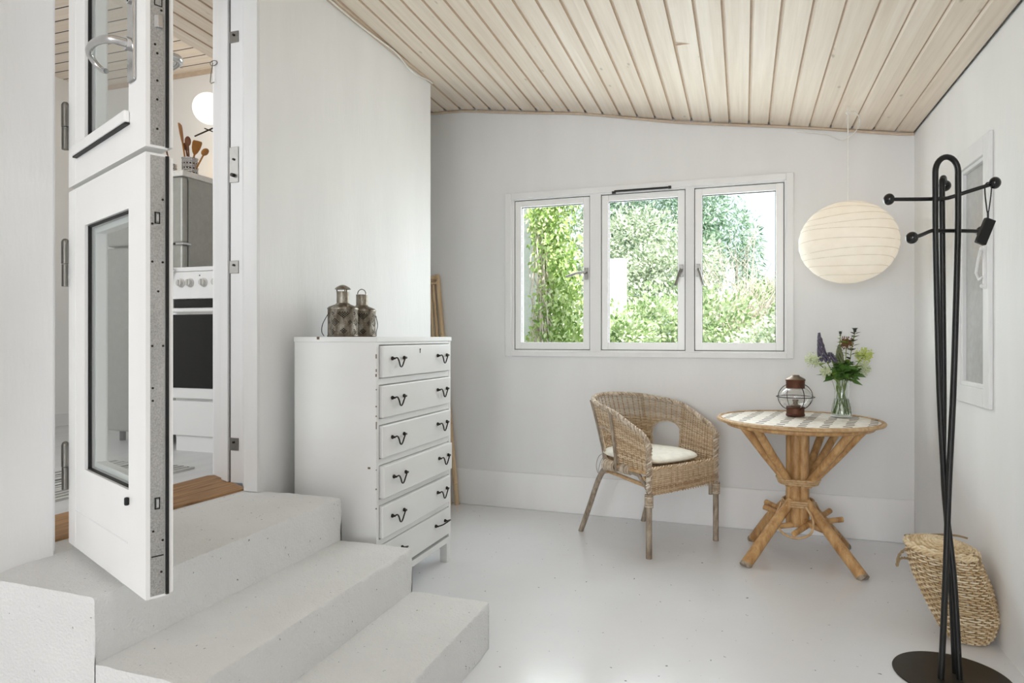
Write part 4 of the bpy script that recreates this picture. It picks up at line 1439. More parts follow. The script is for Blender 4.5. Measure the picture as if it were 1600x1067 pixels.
# crossing stretchers with projecting stubs
for (p, q) in (((-0.165, 0.06, 0.235), (0.185, -0.115, 0.155)), ((0.215, 0.045, 0.205), (-0.150, -0.085, 0.165)), ((0.165, 0.130, 0.225), (-0.03, -0.15, 0.160)), ((-0.155, 0.115, 0.250), (0.04, -0.05, 0.20))):
    MB().tube([p, q], 0.0145, 12).obj('stretcher', 'rattan', tb)
# bindings round the column
m = MB()
for z_, R_ in ((0.404, 0.099), (0.415, 0.104), (0.393, 0.094)):
    m.tube([(R_ * cos(a), R_ * sin(a), z_ + 0.002 * sin(3 * a)) for a in [2 * PI * i / 40 for i in range(40)]], 0.0058, 8, closed=True)
m.obj('upper_binding', 'rattan_light', tb)
m = MB()
for z_, R_ in ((0.300, 0.074), (0.289, 0.077), (0.278, 0.080)):
    m.tube([(R_ * cos(a), R_ * sin(a), z_ + 0.002 * sin(3 * a)) for a in [2 * PI * i / 40 for i in range(40)]], 0.0058, 8, closed=True)
m.obj('lower_binding', 'rattan_light', tb)
for k in range(4):
    a = math.radians(-100 + 90 * k)
    cc = Vector((cos(a), sin(a), 0)); tt = Vector((-sin(a), cos(a), 0))
    pts_ = [cc * 0.078 - tt * 0.045 + Vector((0, 0, 0.285)), cc * 0.10 - tt * 0.080 + Vector((0, 0, 0.225)), cc * 0.135 - tt * 0.070 + Vector((0, 0, 0.165)), cc * 0.155 + Vector((0, 0, 0.140)),
            cc * 0.135 + tt * 0.070 + Vector((0, 0, 0.165)), cc * 0.10 + tt * 0.080 + Vector((0, 0, 0.225)), cc * 0.078 + tt * 0.045 + Vector((0, 0, 0.285))]
    MB().tube(smooth_path(pts_, 8), 0.0058, 8).obj('bent_loop', 'rattan_light', tb)

# ------------------------------------------------------------------ onion lantern on the table
ol = thing('onion_lantern', 'round wire-caged oil lantern with copper base on the round table', 'lantern', (0.262, 3.87, TZ + 0.004), 0.4)
MB().lathe([(0.001, 0), (0.046, 0), (0.048, 0.003), (0.048, 0.010), (0.045, 0.012), (0.045, 0.040), (0.048, 0.043), (0.046, 0.048), (0.001, 0.048)], n=32).obj('base', 'copper_brown', ol)
prof_g = [(0.040, 0.049), (0.062, 0.060), (0.078, 0.080), (0.083, 0.100), (0.078, 0.122), (0.060, 0.142), (0.042, 0.150)]
gl_ = [(r_, z_) for r_, z_ in prof_g]
mg = MB()
pp = smooth_path([(r_, 0, z_) for r_, z_ in gl_], 4)
outer = [(p.x, p.z) for p in pp]
inner = [(p.x - 0.0018, p.z) for p in reversed(pp)]
n = 36
prof = outer + inner
vs = [(r_ * cos(2 * PI * k / n), r_ * sin(2 * PI * k / n), z_) for r_, z_ in prof for k in range(n)]
fs = [(i * n + k, i * n + (k + 1) % n, ((i + 1) % len(prof)) * n + (k + 1) % n, ((i + 1) % len(prof)) * n + k) for i in range(len(prof)) for k in range(n)]
mg.add(vs, fs, 0, True)
mg.obj('glass_globe', 'lantern_glass', ol)
MB().lathe([(0.043, 0.148), (0.047, 0.150), (0.047, 0.186), (0.050, 0.190), (0.050, 0.195), (0.043, 0.193), (0.001, 0.180)], n=32).obj('collar', 'copper_brown', ol)
MB().lathe([(0.050, 0.195), (0.046, 0.200), (0.022, 0.212), (0.019, 0.218), (0.001, 0.220)], n=32).obj('lid', 'copper_lid', ol)
m = MB()
for k in range(4):
    a = PI / 2 * k
    pts_ = smooth_path([(0.046, 0.038), (0.070, 0.052), (0.090, 0.078), (0.0955, 0.104), (0.088, 0.132), (0.068, 0.155), (0.047, 0.166)], 4) if False else None
    pr_ = smooth_path([(0.046, 0, 0.036), (0.070, 0, 0.050), (0.090, 0, 0.077), (0.0955, 0, 0.104), (0.088, 0, 0.132), (0.068, 0, 0.156), (0.046, 0, 0.168)], 5)
    m.tube([(p.x * cos(a), p.x * sin(a), p.z) for p in pr_], 0.0021, 6)
m.tube([(0.0955 * cos(a), 0.0955 * sin(a), 0.102) for a in [2 * PI * i / 48 for i in range(48)]], 0.0021, 6, closed=True)
m.obj('wire_cage', 'wire_dark', ol)
MB().lathe([(0.001, 0.046), (0.026, 0.048), (0.026, 0.058), (0.012, 0.064), (0.012, 0.078), (0.016, 0.080), (0.014, 0.088), (0.001, 0.088)], n=20).obj('burner', 'copper_lid', ol)

# ------------------------------------------------------------------ vase with flowers
VX, VY = 0.492, 3.915
VZ = TZ + 0.0045
vs_ = thing('glass_vase', 'clear waisted glass vase of water on the round table', 'vase', (VX, VY, VZ))
def vr(z):      # outer radius of the vase
    return interp(z, [(0, 0.049), (0.02, 0.052), (0.06, 0.046), (0.10, 0.036), (0.135, 0.034), (0.165, 0.040), (0.195, 0.050)])
m = MB()
zs = [0.195 * i / 26 for i in range(27)]
prof = [(0.001, 0)] + [(vr(z) * (1.0), z) for z in zs] + [(vr(z) - 0.0028, z) for z in reversed(zs[1:])] + [(vr(0.008) - 0.003, 0.008), (0.001, 0.008)]
m.lathe(prof, n=48)
m.obj('vase_body', 'vase_glass', vs_)
m = MB()
zs = [0.009 + 0.085 * i / 12 for i in range(13)]
m.lathe([(0.001, 0.009)] + [(vr(z) - 0.0034, z) for z in zs] + [(0.001, 0.094)], n=48)
m.obj('vase_water', 'water', vs_)
def flower(name, label, tip, build, basea, cat='flower', group=None):
    """one cut stem: foot inside the vase, through the neck, out to the tip"""
    o_ = thing(name, label, cat, (VX, VY, VZ), 0, group)
    tip = Vector(tip)
    a = basea
    foot_ = Vector((cos(a) * 0.036, sin(a) * 0.036, 0.014))
    dirn = math.atan2(tip.y, tip.x)
    neck = Vector((cos(dirn) * 0.016 + random.uniform(-.01, .01), sin(dirn) * 0.016 + random.uniform(-.01, .01), 0.135))
    lip = Vector((cos(dirn) * 0.026, sin(dirn) * 0.026, 0.185))
    path = smooth_path([foot_, neck, lip, lip.lerp(tip, 0.5) + Vector((0, 0, 0.008)), tip], 6)
    MB().tube(path, 0.0024, 6).obj('stem', 'stem_green', o_)
    build(o_, path, tip)
    return o_
def add_leaves(o_, path, n, L, Wd, mat='flower_leaf', lo=0.55, name='leaves'):
    m = MB()
    for i in range(n):
        q = lo + (0.97 - lo) * i / max(1, n - 1)
        p = path[int(q * (len(path) - 1))]
        a = i * 2.4 + random.random()
        d = Vector((cos(a), sin(a), random.uniform(-0.15, 0.6)))
        m.leaf(p, d, (0, 0, 1), L * random.uniform(0.7, 1.1), Wd * random.uniform(0.8, 1.1))
    m.obj(name, mat, o_)
def spike(mat, L, R_):
    def f(o_, path, tip):
        d = ((path[-1] - path[-4]).normalized() * 0.35 + Vector((0, 0, 1))).normalized()
        m = MB()
        nrow = int(L / 0.0075)
        for i in range(nrow):
            q = i / nrow
            rr_ = R_ * (1 - q) ** 0.8 + 0.002
            for k in range(7):
                a = k * 2 * PI / 7 + i * 0.7
                e = d.orthogonal().normalized()
                g_ = d.cross(e)
                c_ = tip - d * 0.03 + d * (L * q) + (e * cos(a) + g_ * sin(a)) * rr_
                m.ball(c_, 0.0062 * (1.2 - 0.6 * q) * random.uniform(0.7, 1.2), 6, 4)
        m.obj('flower_spike', mat, o_)
        add_leaves(o_, path, 6, 0.05, 0.022)
    return f
def cloud(mat, R_):
    def f(o_, path, tip):
        m = MB()
        for i in range(260):
            v = Vector((random.gauss(0, 1), random.gauss(0, 1), random.gauss(0, 0.8))).normalized() * R_ * random.uniform(0.3, 1)
            m.ball(tip + v, random.uniform(0.0024, 0.0048), 5, 4)
        m.obj('blossom', mat, o_)
        m = MB()
        for i in range(22):
            v = Vector((random.gauss(0, 1), random.gauss(0, 1), random.gauss(0, 0.8))).normalized() * R_ * 0.85
            m.tube([path[-2], tip + v], 0.0008, 4)
        m.obj('twigs', 'flower_leaf_light', o_)
        add_leaves(o_, path, 5, 0.055, 0.035, 'flower_leaf_light', 0.5)
    return f
def spray(mat, n, L):
    def f(o_, path, tip):
        m = MB()
        for i in range(n):
            q = 0.62 + 0.38 * i / n
            p = path[min(len(path) - 1, int(q * (len(path) - 1)))]
            a = i * 2.4
            m.leaf(p, (cos(a), sin(a), 0.35), (0, 0, 1), L * (1.15 - q * 0.5), L * 0.42)
        for i in range(8):
            a = i * 0.8
            m.leaf(tip, (cos(a) * 0.6, sin(a) * 0.6, 0.8), (0, 0, 1), L * 0.5, L * 0.25)
        m.ball(tip + Vector((0, 0, 0.004)), 0.008, 7, 5)
        m.obj('leaf_spray', mat, o_)
    return f
# view-right is (0.944, 0.329); view-depth is (-0.329, 0.944)
def vp(r_, d_, z_):
    return (0.944 * r_ - 0.329 * d_, 0.329 * r_ + 0.944 * d_, z_)
flower('lupin', 'dark violet lupin spike standing highest at the left of the vase', vp(-0.105, 0.0, 0.330), spike('lupin_violet', 0.150, 0.020), 0.3)
flower('lupin', 'short broad violet lupin low at the left, beneath the tall spike', vp(-0.070, -0.02, 0.325), spike('lupin_violet', 0.050, 0.024), 1.5)
flower('lupin', 'greenish lupin spike in the middle of the bouquet', vp(-0.022, -0.02, 0.320), spike('lupin_green', 0.095, 0.017), 2.2)
flower('euphorbia', 'slim dark-budded sprig rising right of the middle lupin', vp(-0.002, 0.01, 0.440), spray('dark_bud', 16, 0.034), 3.3)
flower('euphorbia', 'tallest dark leafy sprig at the right of the bouquet', vp(0.070, 0.0, 0.450), spray('dark_bud', 22, 0.056), 4.1)
flower('euphorbia', 'reddish brown flowering sprig between the two tall dark sprigs', vp(0.036, 0.02, 0.390), cloud('spurge_red', 0.038), 4.9)
flower('ladys_mantle', 'pale yellow-green flower cloud at the far left of the vase', vp(-0.145, 0.01, 0.300), cloud('cloud_white', 0.046), 5.6)
flower('ladys_mantle', 'bright yellow-green flower cloud at the far right of the vase', vp(0.120, 0.0, 0.325), cloud('cloud_yellow', 0.048), 0.9)
flower('ladys_mantle', 'whitish flower cloud hanging low at the right', vp(0.108, -0.015, 0.255), cloud('cloud_white', 0.040), 2.8)
flower('ladys_mantle', 'small pale flower cloud low at the left', vp(-0.100, -0.03, 0.240), cloud('cloud_white', 0.030), 3.7)
def leafy(o_, path, tip):
    m = MB()
    for i in range(30):
        q = 0.62 + 0.38 * i / 30
        p = path[min(len(path) - 1, int(q * (len(path) - 1)))]
        a = i * 2.4
        m.leaf(p, (cos(a), sin(a), random.uniform(-0.5, 0.9)), (random.gauss(0, .6), random.gauss(0, .6), 1), random.uniform(0.045, 0.08), random.uniform(0.026, 0.042))
    m.obj('leaves', 'flower_leaf', o_)
flower('green_sprig', 'leafy green sprig leaning left over the vase rim', vp(-0.075, -0.02, 0.225), leafy, 1.1, 'sprig')
flower('green_sprig', 'leafy green sprig in the middle of the vase mouth', vp(-0.01, -0.03, 0.265), leafy, 2.0, 'sprig')
flower('green_sprig', 'leafy green sprig leaning right over the vase rim', vp(0.065, -0.015, 0.235), leafy, 5.2, 'sprig')
flower('green_sprig', 'leafy green sprig at the back of the bouquet, under the tall sprigs', vp(0.03, 0.04, 0.30), leafy, 0.2, 'sprig')

# ================================================================== PAPER PENDANT
LX, LY = 0.512, 3.84
LZC = zceil(LX, LY)
pl = thing('paper_pendant_lamp', 'round white rice-paper pendant lamp hanging above the table', 'lamp', (LX, LY, 1.640))
m = MB()
n, rws = 72, 44
RX, RZ = 0.236, 0.212
vs, fs = [], []
random.seed(3)
ribs_z = [-0.93, -0.80, -0.64, -0.45, -0.24, -0.02, 0.20, 0.40, 0.58, 0.74, 0.88, 0.97]
for i in range(rws + 1):
    ph = -PI / 2 + 0.16 + (PI - 0.42) * i / rws
    for k in range(n):
        a = 2 * PI * k / n
        q = sin(ph)
        tilt = 0.05 * sin(a + 0.8) * math.sin(q * 9)
        dmin = min(abs(q + tilt - rz) for rz in ribs_z)
        pinch = 1 + 0.012 * min(1, (dmin / 0.09)) - 0.006
        wr = 1 + 0.004 * noise.noise((cos(a) * 5, sin(a) * 5, q * 8)) + 0.0025 * cos(a * 12)
        rr_ = RX * cos(ph) * pinch * wr
        vs.append((rr_ * cos(a), rr_ * sin(a), RZ * q))
fs = [(i * n + k, i * n + (k + 1) % n, (i + 1) * n + (k + 1) % n, (i + 1) * n + k) for i in range(rws) for k in range(n)]
m.add(vs, fs, 0, True)
sh = m.obj('paper_shade', 'rice_paper', pl, angle=180)
m = MB()
for rz in ribs_z[1:-1]:
    pts_ = []
    for k in range(64):
        a = 2 * PI * k / 64
        q = rz - 0.05 * sin(a + 0.8) * math.sin(rz * 9) + 0.025 * sin(2 * a + rz * 7)
        q = max(-0.98, min(0.98, q))
        pts_.append((RX * 0.9965 * math.sqrt(1 - q * q) * cos(a), RX * 0.9965 * math.sqrt(1 - q * q) * sin(a), RZ * q))
    m.tube(pts_, 0.0014, 5, closed=True)
m.obj('bamboo_ribs', 'paper_rib', sh)
m = MB()
for s_ in (-1, 1):
    m.tube([(s_ * 0.065, 0, -0.19), (s_ * 0.065, 0, 0.185)], 0.0015, 5)
m.tube([(-0.065, 0, 0.185), (0.065, 0, 0.185)], 0.0018, 5)
m.tube([(-0.065, 0, -0.19), (0.065, 0, -0.19)], 0.0018, 5)
m.obj('wire_stretcher', 'wire_dark', pl)
MB().tube([(0, 0, 0.11), (0, 0, 0.185)], 0.016, 12).obj('lamp_holder', 'white_plastic', pl)
MB().ball((0, 0, 0.075), 0.030, 16, 12).obj('bulb', 'bulb_glow', pl)
MB().tube([(0, 0, 0.18), (0.002, 0, 0.35), (0, 0, LZC - 1.640 - 0.03)], 0.0026, 8).obj('cord', 'white_plastic', pl)
m = MB()
m.tube([(0, 0, LZC - 1.640 + 0.004), (0, 0, LZC - 1.640 - 0.018), (0.010, 0, LZC - 1.640 - 0.030), (0.0, 0, LZC - 1.640 - 0.042), (-0.010, 0, LZC - 1.640 - 0.030)], 0.0035, 8)
m.obj('ceiling_hook', 'white_plastic', pl)
pts_ = smooth_path([(0, 0, LZC - 1.672), (0.035, 0.03, LZC - 1.660), (0.075, 0.12, LZC - 1.655 - 0.03), (0.070, 0.28, LZC - 1.70), (0.02, 0.362, LZC - 1.715), (-0.06, 0.364, LZC - 1.675), (-0.22, 0.366, LZC - 1.640)], 6)
MB().tube(pts_, 0.0028, 8).obj('feed_cable', 'white_plastic', pl)
lamp('pendant_light', 'POINT', (LX, LY, 1.64), 0.25, (1.0, 0.92, 0.85), radius=0.05)

# white cable along the left wall's ceiling joint
pts_ = []
for i in range(34):
    y = 2.35 + 1.36 * i / 33
    sag = 0.012 + 0.006 * sin(y * 7)
    if y > 3.25: sag += 0.035 * sin(PI * min(1, (y - 3.25) / 0.45)) ** 2
    pts_.append((wlx(y) + 0.024, y, zceil(-1.86, y) - sag - 0.004))
tag(MB().tube(pts_, 0.0042, 8).obj('cable', 'white_plastic'), 'thin white cable sagging along the left end of the board ceiling', 'cable')

# ================================================================== COAT STAND
CSX, CSY = 0.665, 2.610
cs = thing('coat_stand', 'black metal coat stand of bent rods on an oval base plate', 'coat stand', (CSX, CSY, 0))
MB().lathe([(0.001, 0), (0.175, 0), (0.177, 0.003), (0.175, 0.006), (0.001, 0.008)], n=64).obj('base_plate', 'base_metal', cs)
def cv(u, v, dep):      # placed by measured offsets: right, depth, height
    return Vector((0.944 * u - 0.329 * dep, 0.329 * u + 0.944 * dep, v))
RR = 0.0095
loop = smooth_path([cv(0.018, 0.006, 0.012), cv(0.003, 0.342, 0.012), cv(-0.019, 0.644, 0.010), cv(-0.040, 0.99, 0.006), cv(-0.056, 1.45, 0.0), cv(-0.057, 1.62, 0.0)], 6)
top = [cv(-0.0185 - 0.0385 * cos(a), 1.705 + 0.0385 * 1.35 * sin(a), 0.0) for a in [PI * i / 14 for i in range(15)]]
loop2 = smooth_path([cv(0.020, 1.62, 0.0), cv(0.018, 1.45, 0.0), cv(-0.002, 0.99, -0.010), cv(-0.021, 0.644, -0.014), cv(-0.034, 0.342, -0.018), cv(-0.052, 0.006, -0.022)], 6)
MB().tube(loop + top + loop2, RR, 12).obj('rod_loop', 'black_metal', cs)
r3 = smooth_path([cv(0.006, 0.006, -0.028), cv(0.000, 0.342, -0.008), cv(-0.008, 0.644, 0.030), cv(-0.007, 0.99, 0.034), cv(-0.010, 1.45, 0.036), cv(-0.010, 1.66, 0.038), cv(-0.004, 1.692, 0.044), cv(0.010, 1.700, 0.060), cv(0.028, 1.690, 0.085)], 6)
MB().tube(r3, RR, 12).obj('rear_rod', 'black_metal', cs)
def knob(p, d):
    d = Vector(d).normalized()
    m = MB().ball((0, 0, 0), 0.020, 18, 12, sz=0.85)
    o_ = m.obj('knob', 'black_gloss', cs, loc=p)
    o_.rotation_mode = 'QUATERNION'
    o_.rotation_quaternion = d.to_track_quat('Z', 'Y')
def arm(pts_, k0, k1):
    MB().tube(smooth_path(pts_, 6), 0.0065, 10).obj('arm', 'black_metal', cs)
knob(cv(0.040, 1.682, 0.10), (0.4, 1, 0.2))
u1 = [cv(-0.196, 1.618, 0.02), cv(-0.10, 1.618, 0.018), cv(-0.02, 1.620, 0.018), cv(0.005, 1.624, 0.012), cv(0.035, 1.634, -0.01), cv(0.105, 1.656, -0.04)]
arm(u1, 1, 1); knob(u1[0] - Vector((0.006, 0.002, 0)), (1, 0.3, 0)); knob(u1[-1] + Vector((0.008, -0.003, 0.003)), (1, -0.6, 0))
l1 = [cv(-0.166, 1.475, -0.06), cv(-0.12, 1.490, -0.03), cv(-0.068, 1.508, 0.0), cv(-0.03, 1.510, 0.014), cv(0.07, 1.512, 0.03), cv(0.130, 1.513, 0.05)]
arm(l1, 1, 1); knob(l1[0] - Vector((0.006, 0.002, 0)), (1, 0.8, 0)); knob(l1[-1] + Vector((0.006, 0.004, 0)), (1, 0.6, 0))

# small black brush hanging on the upper right arm
hp = u1[-1] + (u1[-2] - u1[-1]) * 0.14
br = thing('clothes_brush', 'small black brush hanging by its strap from the coat stand', 'brush', Vector((CSX, CSY, 0)) + hp)
m = MB()
m.tube(smooth_path([(0.000, 0.0, 0.0105), (-0.008, 0.003, -0.005), (-0.004, 0.001, -0.070), (0.0, 0, -0.092), (0.004, -0.001, -0.070), (0.009, -0.003, -0.005), (0.0, 0.0, 0.0105)], 6), 0.0022, 6, flat=0.6)
m.tube([(0, 0, -0.090), (0, 0, -0.113)], 0.0032, 8)
m.obj('strap', 'black_metal', br)
m = MB().box(-0.0165, 0.0165, -0.009, 0.009, -0.088, 0.0)
m.obj('handle_block', 'black_metal', br, bevel=0.003, loc=(0.006, 0, -0.113), rot=(0, math.radians(22), math.radians(18)))

# ================================================================== WICKER BASKET
bk = thing('lidded_basket', 'tapering lidded wicker basket leaning by the right wall', 'basket', (0.773, 2.985, 0))
m = MB()
BH = 0.315
def bsec(w):
    # centre and radii of the slumping body at height w 0..1
    cx_ = interp(w, [(0, 0.030), (0.3, 0.020), (0.7, -0.020), (1, -0.045)])
    cy_ = interp(w, [(0, -0.03), (1, 0.02)])
    rx = interp(w, [(0, 0.062), (0.08, 0.084), (0.3, 0.112), (0.65, 0.126), (0.9, 0.122), (1, 0.118)])
    ry = rx * interp(w, [(0, 0.95), (1, 1.02)])
    return cx_, cy_, rx, ry
def bpt(a, w, off=0):
    cx_, cy_, rx, ry = bsec(w)
    c, s = cos(a), sin(a)
    e = 0.9
    x = cx_ + (rx + off) * math.copysign(abs(c) ** e, c)
    y = cy_ + (ry + off) * math.copysign(abs(s) ** e, s)
    return Vector((x, y, 0.006 + BH * w + (-0.010 * c) * w))
NSK = 34
NRW = 36
for r_ in range(NRW):
    w = (r_ + 0.3) / NRW
    pts_ = []
    for j in range(NSK * 4):
        a = 2 * PI * j / (NSK * 4)
        pts_.append(bpt(a, w + 0.003 * sin(3 * a + r_), 0.0042 * cos(PI * j / 4) * (1 if r_ % 2 else -1)))
    m.tube(pts_, 0.0035, 5, closed=True, flat=0.7, up=(0, 0, 1))
m.obj('woven_body', 'wicker_basket', bk, angle=180)
m = MB()
for k in range(NSK):
    a = 2 * PI * (k + 0.0) / NSK
    m.tube([bpt(a, w) for w in [i / 14 for i in range(15)]], 0.0036, 5)
m.obj('stakes', 'wicker_stake', bk)
m = MB()
m.lathe([(0.001, 0.004), (0.060, 0.004), (0.060, 0.009), (0.001, 0.009)], (0.03, -0.03, 0), 24)
m.obj('basket_base', 'wicker_basket', bk)
# bound rim
m = MB()
for s_ in range(3):
    pts_ = []
    for j in range(180):
        a = 2 * PI * j / 180
        p = bpt(a, 1.0)
        n_v = Vector((cos(a), sin(a), 0))
        ph = a * 16 + s_ * 2 * PI / 3
        pts_.append(p + n_v * 0.0055 * cos(ph) + Vector((0, 0, 0.0055 * sin(ph) + 0.004)))
    m.tube(pts_, 0.0045, 6, closed=True)
m.obj('plaited_rim', 'wicker_basket', bk)
# lid: shallow dome of woven rings
lid_c = bpt(0, 1.0); cx_, cy_, rx, ry = bsec(1.0)
m = MB()
for r_ in range(15):
    q = 1 - r_ / 15
    pts_ = []
    for j in range(96):
        a = 2 * PI * j / 96
        zz_ = 0.006 + BH - 0.010 * cos(a) * q + 0.012 + 0.026 * (1 - q * q) + 0.0028 * cos(PI * j / 3) * (1 if r_ % 2 else -1)
        pts_.append((cx_ + (rx + 0.004) * q * cos(a), cy_ + (ry + 0.004) * q * sin(a), zz_))
    m.tube(pts_, 0.0046, 5, closed=True)
for k in range(18):
    a = 2 * PI * k / 18
    m.tube([(cx_ + (rx + 0.004) * q * cos(a), cy_ + (ry + 0.004) * q * sin(a), 0.006 + BH - 0.010 * cos(a) * q + 0.012 + 0.026 * (1 - q * q)) for q in (1, 0.8, 0.6, 0.4, 0.2, 0.05)], 0.003, 5)
m.obj('lid', 'wicker_basket', bk, angle=180)
# cord loops at the left and right
m = MB()
L0 = bpt(math.radians(195), 0.97)
for q in range(2):
    pts_ = smooth_path([L0, L0 + Vector((-0.022, -0.008, -0.006)), L0 + Vector((-0.042, -0.012, -0.030)), L0 + Vector((-0.048, -0.014, -0.066)), L0 + Vector((-0.040, -0.012, -0.040)), L0 + Vector((-0.020, -0.006, -0.036)), L0 + Vector((0.0, 0.0, -0.040))], 6)
    pts_ = [p + Vector((0.003 * cos(i * 1.1 + q * PI), 0.003 * sin(i * 1.1 + q * PI), 0.002 * sin(i * 1.1 + q * PI))) for i, p in enumerate(pts_)]
    m.tube(pts_, 0.0032, 6)
m.obj('cord_loop', 'twine', bk)
m = MB()
a0 = math.radians(150)
pts_ = [Vector((cx_ + (rx + 0.01) * cos(a), cy_ + (ry + 0.01) * sin(a), BH + 0.030 + 0.008 * sin((a - a0) * 2.4))) for a in [a0 - i * math.radians(9) for i in range(14)]]
m.tube(pts_, 0.0040, 6)
m.obj('carry_handle', 'twine', bk)
R0 = bpt(math.radians(-40), 0.99)
m = MB()
m.tube(smooth_path([R0 + Vector((-0.01, 0, 0.02)), R0 + Vector((0.010, 0, 0.012)), R0 + Vector((0.012, 0, -0.02)), R0 + Vector((0.004, 0, -0.035))], 5), 0.0035, 6)
m.obj('cord_end', 'twine', bk)

# ================================================================== GARDEN beyond the window
struct(MB().box(-14, 16, YB + 0.14, 30, -0.25, -0.05).obj('ground_garden', 'soil'))
tag(MB().box(-2.75, -1.755, 5.66, 5.9, -0.05, 3.6).obj('garden_screen', 'render_wall'), 'white rendered wall end behind the climbing vine outside the window', 'wall')
tag(MB().box(-1.50, -1.30, 7.7, 7.85, -0.05, 2.06).obj('garden_post', 'render_wall', bevel=0.01), 'white block standing in the hedge outside the middle window light', 'post')
def rnd_dir():
    v = Vector((random.gauss(0, 1), random.gauss(0, 1), random.gauss(0, 1)))
    return v.normalized()
def clump(name, label, cat, loc, rad, n, L, Wd, mat, trunk=True, tm='bark', group=None, droop=0.0, th=0.06):
    o_ = thing(name, label, cat, (loc[0], loc[1], -0.05), 0, group)
    hz_ = loc[2] + 0.05
    m = MB()
    lobes = []
    for i in range(11):
        d = rnd_dir()
        lobes.append((Vector((d.x * rad[0] * 0.55, d.y * rad[1] * 0.55, hz_ + d.z * rad[2] * 0.6)), random.uniform(0.35, 0.6)))
    for i in range(n):
        c_, s_ = random.choice(lobes)
        d = rnd_dir()
        rr_ = random.uniform(0.55, 1.05)
        p = c_ + Vector((d.x * rad[0], d.y * rad[1], d.z * rad[2])) * (s_ * rr_)
        if p.z < 0.02: p.z = random.uniform(0.02, 0.4)
        dd = (d + rnd_dir() * 0.9 + Vector((0, 0, -droop))).normalized()
        m.leaf(p, dd, rnd_dir() + Vector((0, -0.6, 0.6)), L * random.uniform(0.6, 1.2), Wd * random.uniform(0.7, 1.2))
    m.obj('foliage', mat, o_)
    m = MB()
    for i in range(5):
        a = i * 1.3
        m.tube(smooth_path([(0.08 * cos(a), 0.3 + 0.08 * sin(a), 0), (0.15 * rad[0] * cos(a), 0.3 + 0.15 * rad[1] * sin(a), hz_ * 0.5), (0.3 * rad[0] * cos(a), 0.3 + 0.3 * rad[1] * sin(a), hz_)], 4), [th * (1 - 0.075 * j) for j in range(9)], 6)
    m.obj('trunk', tm, o_)
    return o_
random.seed(11)
# climbing vine on the wall end at the left
vn = thing('climbing_vine', 'bright green climbing vine on the white wall end outside the left window light', 'vine', (-1.52, 5.44, -0.05))
m = MB()
for i in range(6500):
    z = random.uniform(0.6, 2.95)
    wdt = 0.17 + 0.05 * sin(z * 2.3)
    p = Vector((max(-1.12, random.gauss(0.0, 1)) * wdt * 0.80 + 0.05 * sin(z * 5) , random.gauss(0, 0.13), z))
    dd = Vector((random.gauss(0, 0.6), -0.5 + random.gauss(0, 0.4), -0.8 + random.gauss(0, 0.4)))
    m.leaf(p, dd, Vector((random.gauss(0, 0.5), -1, 0.6)), random.uniform(0.035, 0.075), random.uniform(0.016, 0.036))
m.obj('foliage', 'leaf_vine', vn)
m = MB()
for i in range(60):
    x_ = random.uniform(-0.16, -0.02)
    z_ = random.uniform(0.9, 1.9)
    m.tube(smooth_path([(x_, random.uniform(-0.2, 0), z_ + 0.3), (x_ + random.uniform(-0.06, 0.08), random.uniform(-0.22, 0), z_), (x_ + random.uniform(-0.08, 0.12), random.uniform(-0.2, 0), z_ - 0.25)], 4), 0.0045, 5)
m.tube(smooth_path([(-0.05, 0, 0), (-0.1, 0, 0.9), (-0.08, 0, 1.7), (0.02, 0, 2.6)], 5), 0.02, 7)
m.obj('stems', 'pale_bark', vn)
HG = 'hedge bushes behind the house'
clump('hedge_bush', 'light green bush seen through the left window light, behind the vine', 'bush', (-2.9, 9.6, 0.9), (1.5, 0.9, 1.5), 13000, 0.085, 0.045, 'leaf_hedge', group=HG)
clump('hedge_bush', 'light green bush low in the middle window light', 'bush', (-0.9, 9.3, 0.75), (1.4, 0.9, 1.1), 15000, 0.085, 0.045, 'leaf_hedge', group=HG)
clump('hedge_bush', 'broad pale bush low in the right window light', 'bush', (0.9, 8.9, 0.65), (1.5, 0.9, 1.05), 15000, 0.085, 0.045, 'leaf_pale', group=HG)
clump('hedge_bush', 'pale hedge bush at the right-hand edge of the right window light', 'bush', (2.6, 9.8, 0.8), (1.3, 0.9, 1.1), 6000, 0.085, 0.045, 'leaf_pale', group=HG)
clump('hedge_bush', 'low green bush in front of the white block outside the middle window light', 'bush', (-1.32, 7.0, 0.72), (0.75, 0.45, 0.74), 6500, 0.075, 0.04, 'leaf_hedge', group=HG)
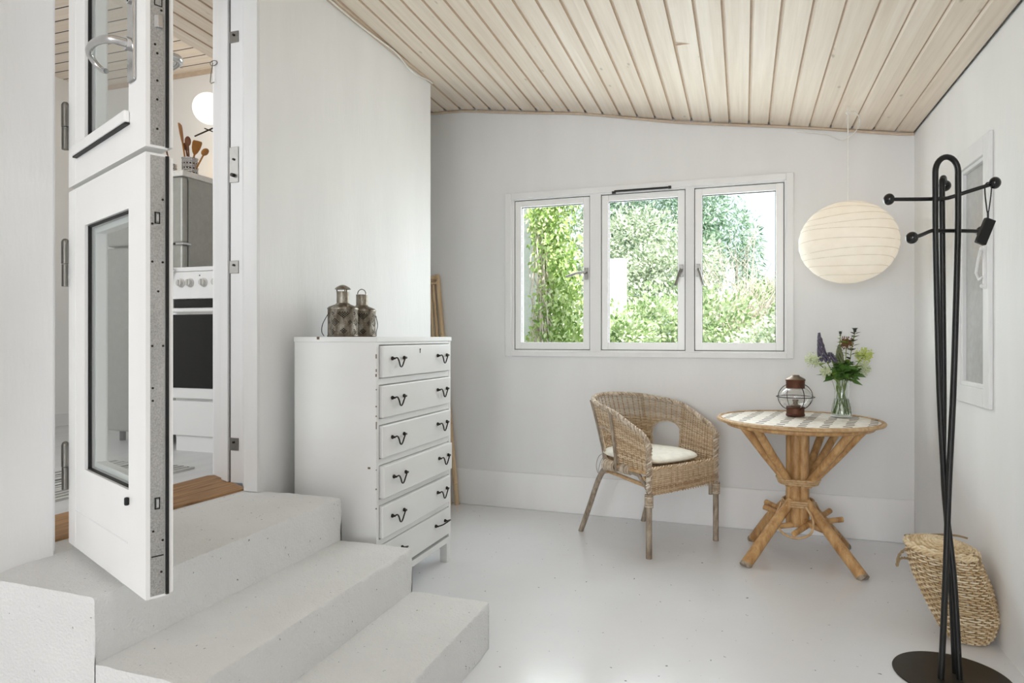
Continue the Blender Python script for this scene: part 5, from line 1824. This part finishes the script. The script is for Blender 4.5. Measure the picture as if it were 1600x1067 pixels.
clump('shrub', 'taller pale green shrub behind the bush of the middle window light', 'shrub', (-1.7, 11.2, 2.0), (1.6, 1.0, 1.25), 15000, 0.09, 0.045, 'leaf_pale')
clump('shrub', 'bright green shrub between the middle and right window lights', 'shrub', (0.1, 11.0, 1.25), (1.3, 0.8, 0.85), 12000, 0.09, 0.045, 'leaf_hedge')
clump('tree', 'green leafy tree filling the top of the left window light', 'tree', (-4.6, 13.2, 3.2), (2.2, 1.3, 1.7), 14000, 0.13, 0.06, 'leaf_pale', th=0.06)
clump('tree', 'blue-green evergreen tree at the top of the middle window light', 'tree', (-2.1, 14.4, 3.9), (1.5, 1.1, 1.5), 15000, 0.13, 0.04, 'leaf_conifer', th=0.06)
clump('tree', 'dark green tree at the upper left of the right window light', 'tree', (-0.80, 13.4, 3.0), (0.58, 0.8, 1.25), 8000, 0.12, 0.04, 'leaf_conifer', droop=0.5, th=0.05)
clump('tree', 'airy drooping conifer against the sky in the right window light', 'tree', (-0.05, 13.9, 2.7), (0.42, 0.6, 1.5), 1700, 0.15, 0.03, 'leaf_conifer', droop=0.6, th=0.035)
# leafless pinkish shrub
ts = thing('bare_shrub', 'bare twiggy pinkish shrub in the middle of the right window light', 'shrub', (0.0, 9.7, -0.05))
m = MB()
for i in range(60):
    a = random.uniform(0, 2 * PI)
    sp_ = random.uniform(0.15, 1.0)
    top_ = Vector((cos(a) * sp_ * 0.95, sin(a) * sp_ * 0.5, random.uniform(1.9, 2.75) - sp_ * 0.4))
    mid_ = Vector((cos(a) * sp_ * 0.22, sin(a) * sp_ * 0.15, 1.2))
    pth = smooth_path([(0, 0, 0.3), mid_, top_], 4)
    m.tube(pth, [0.007 - 0.0006 * j for j in range(len(pth))], 4)
    for q in range(3):
        b0 = mid_.lerp(top_, random.uniform(0.2, 0.9))
        m.tube([b0, b0 + Vector((random.uniform(-.2, .2), random.uniform(-.1, .1), random.uniform(0.1, 0.3)))], 0.004, 4)
m.obj('twigs', 'pale_bark', ts)
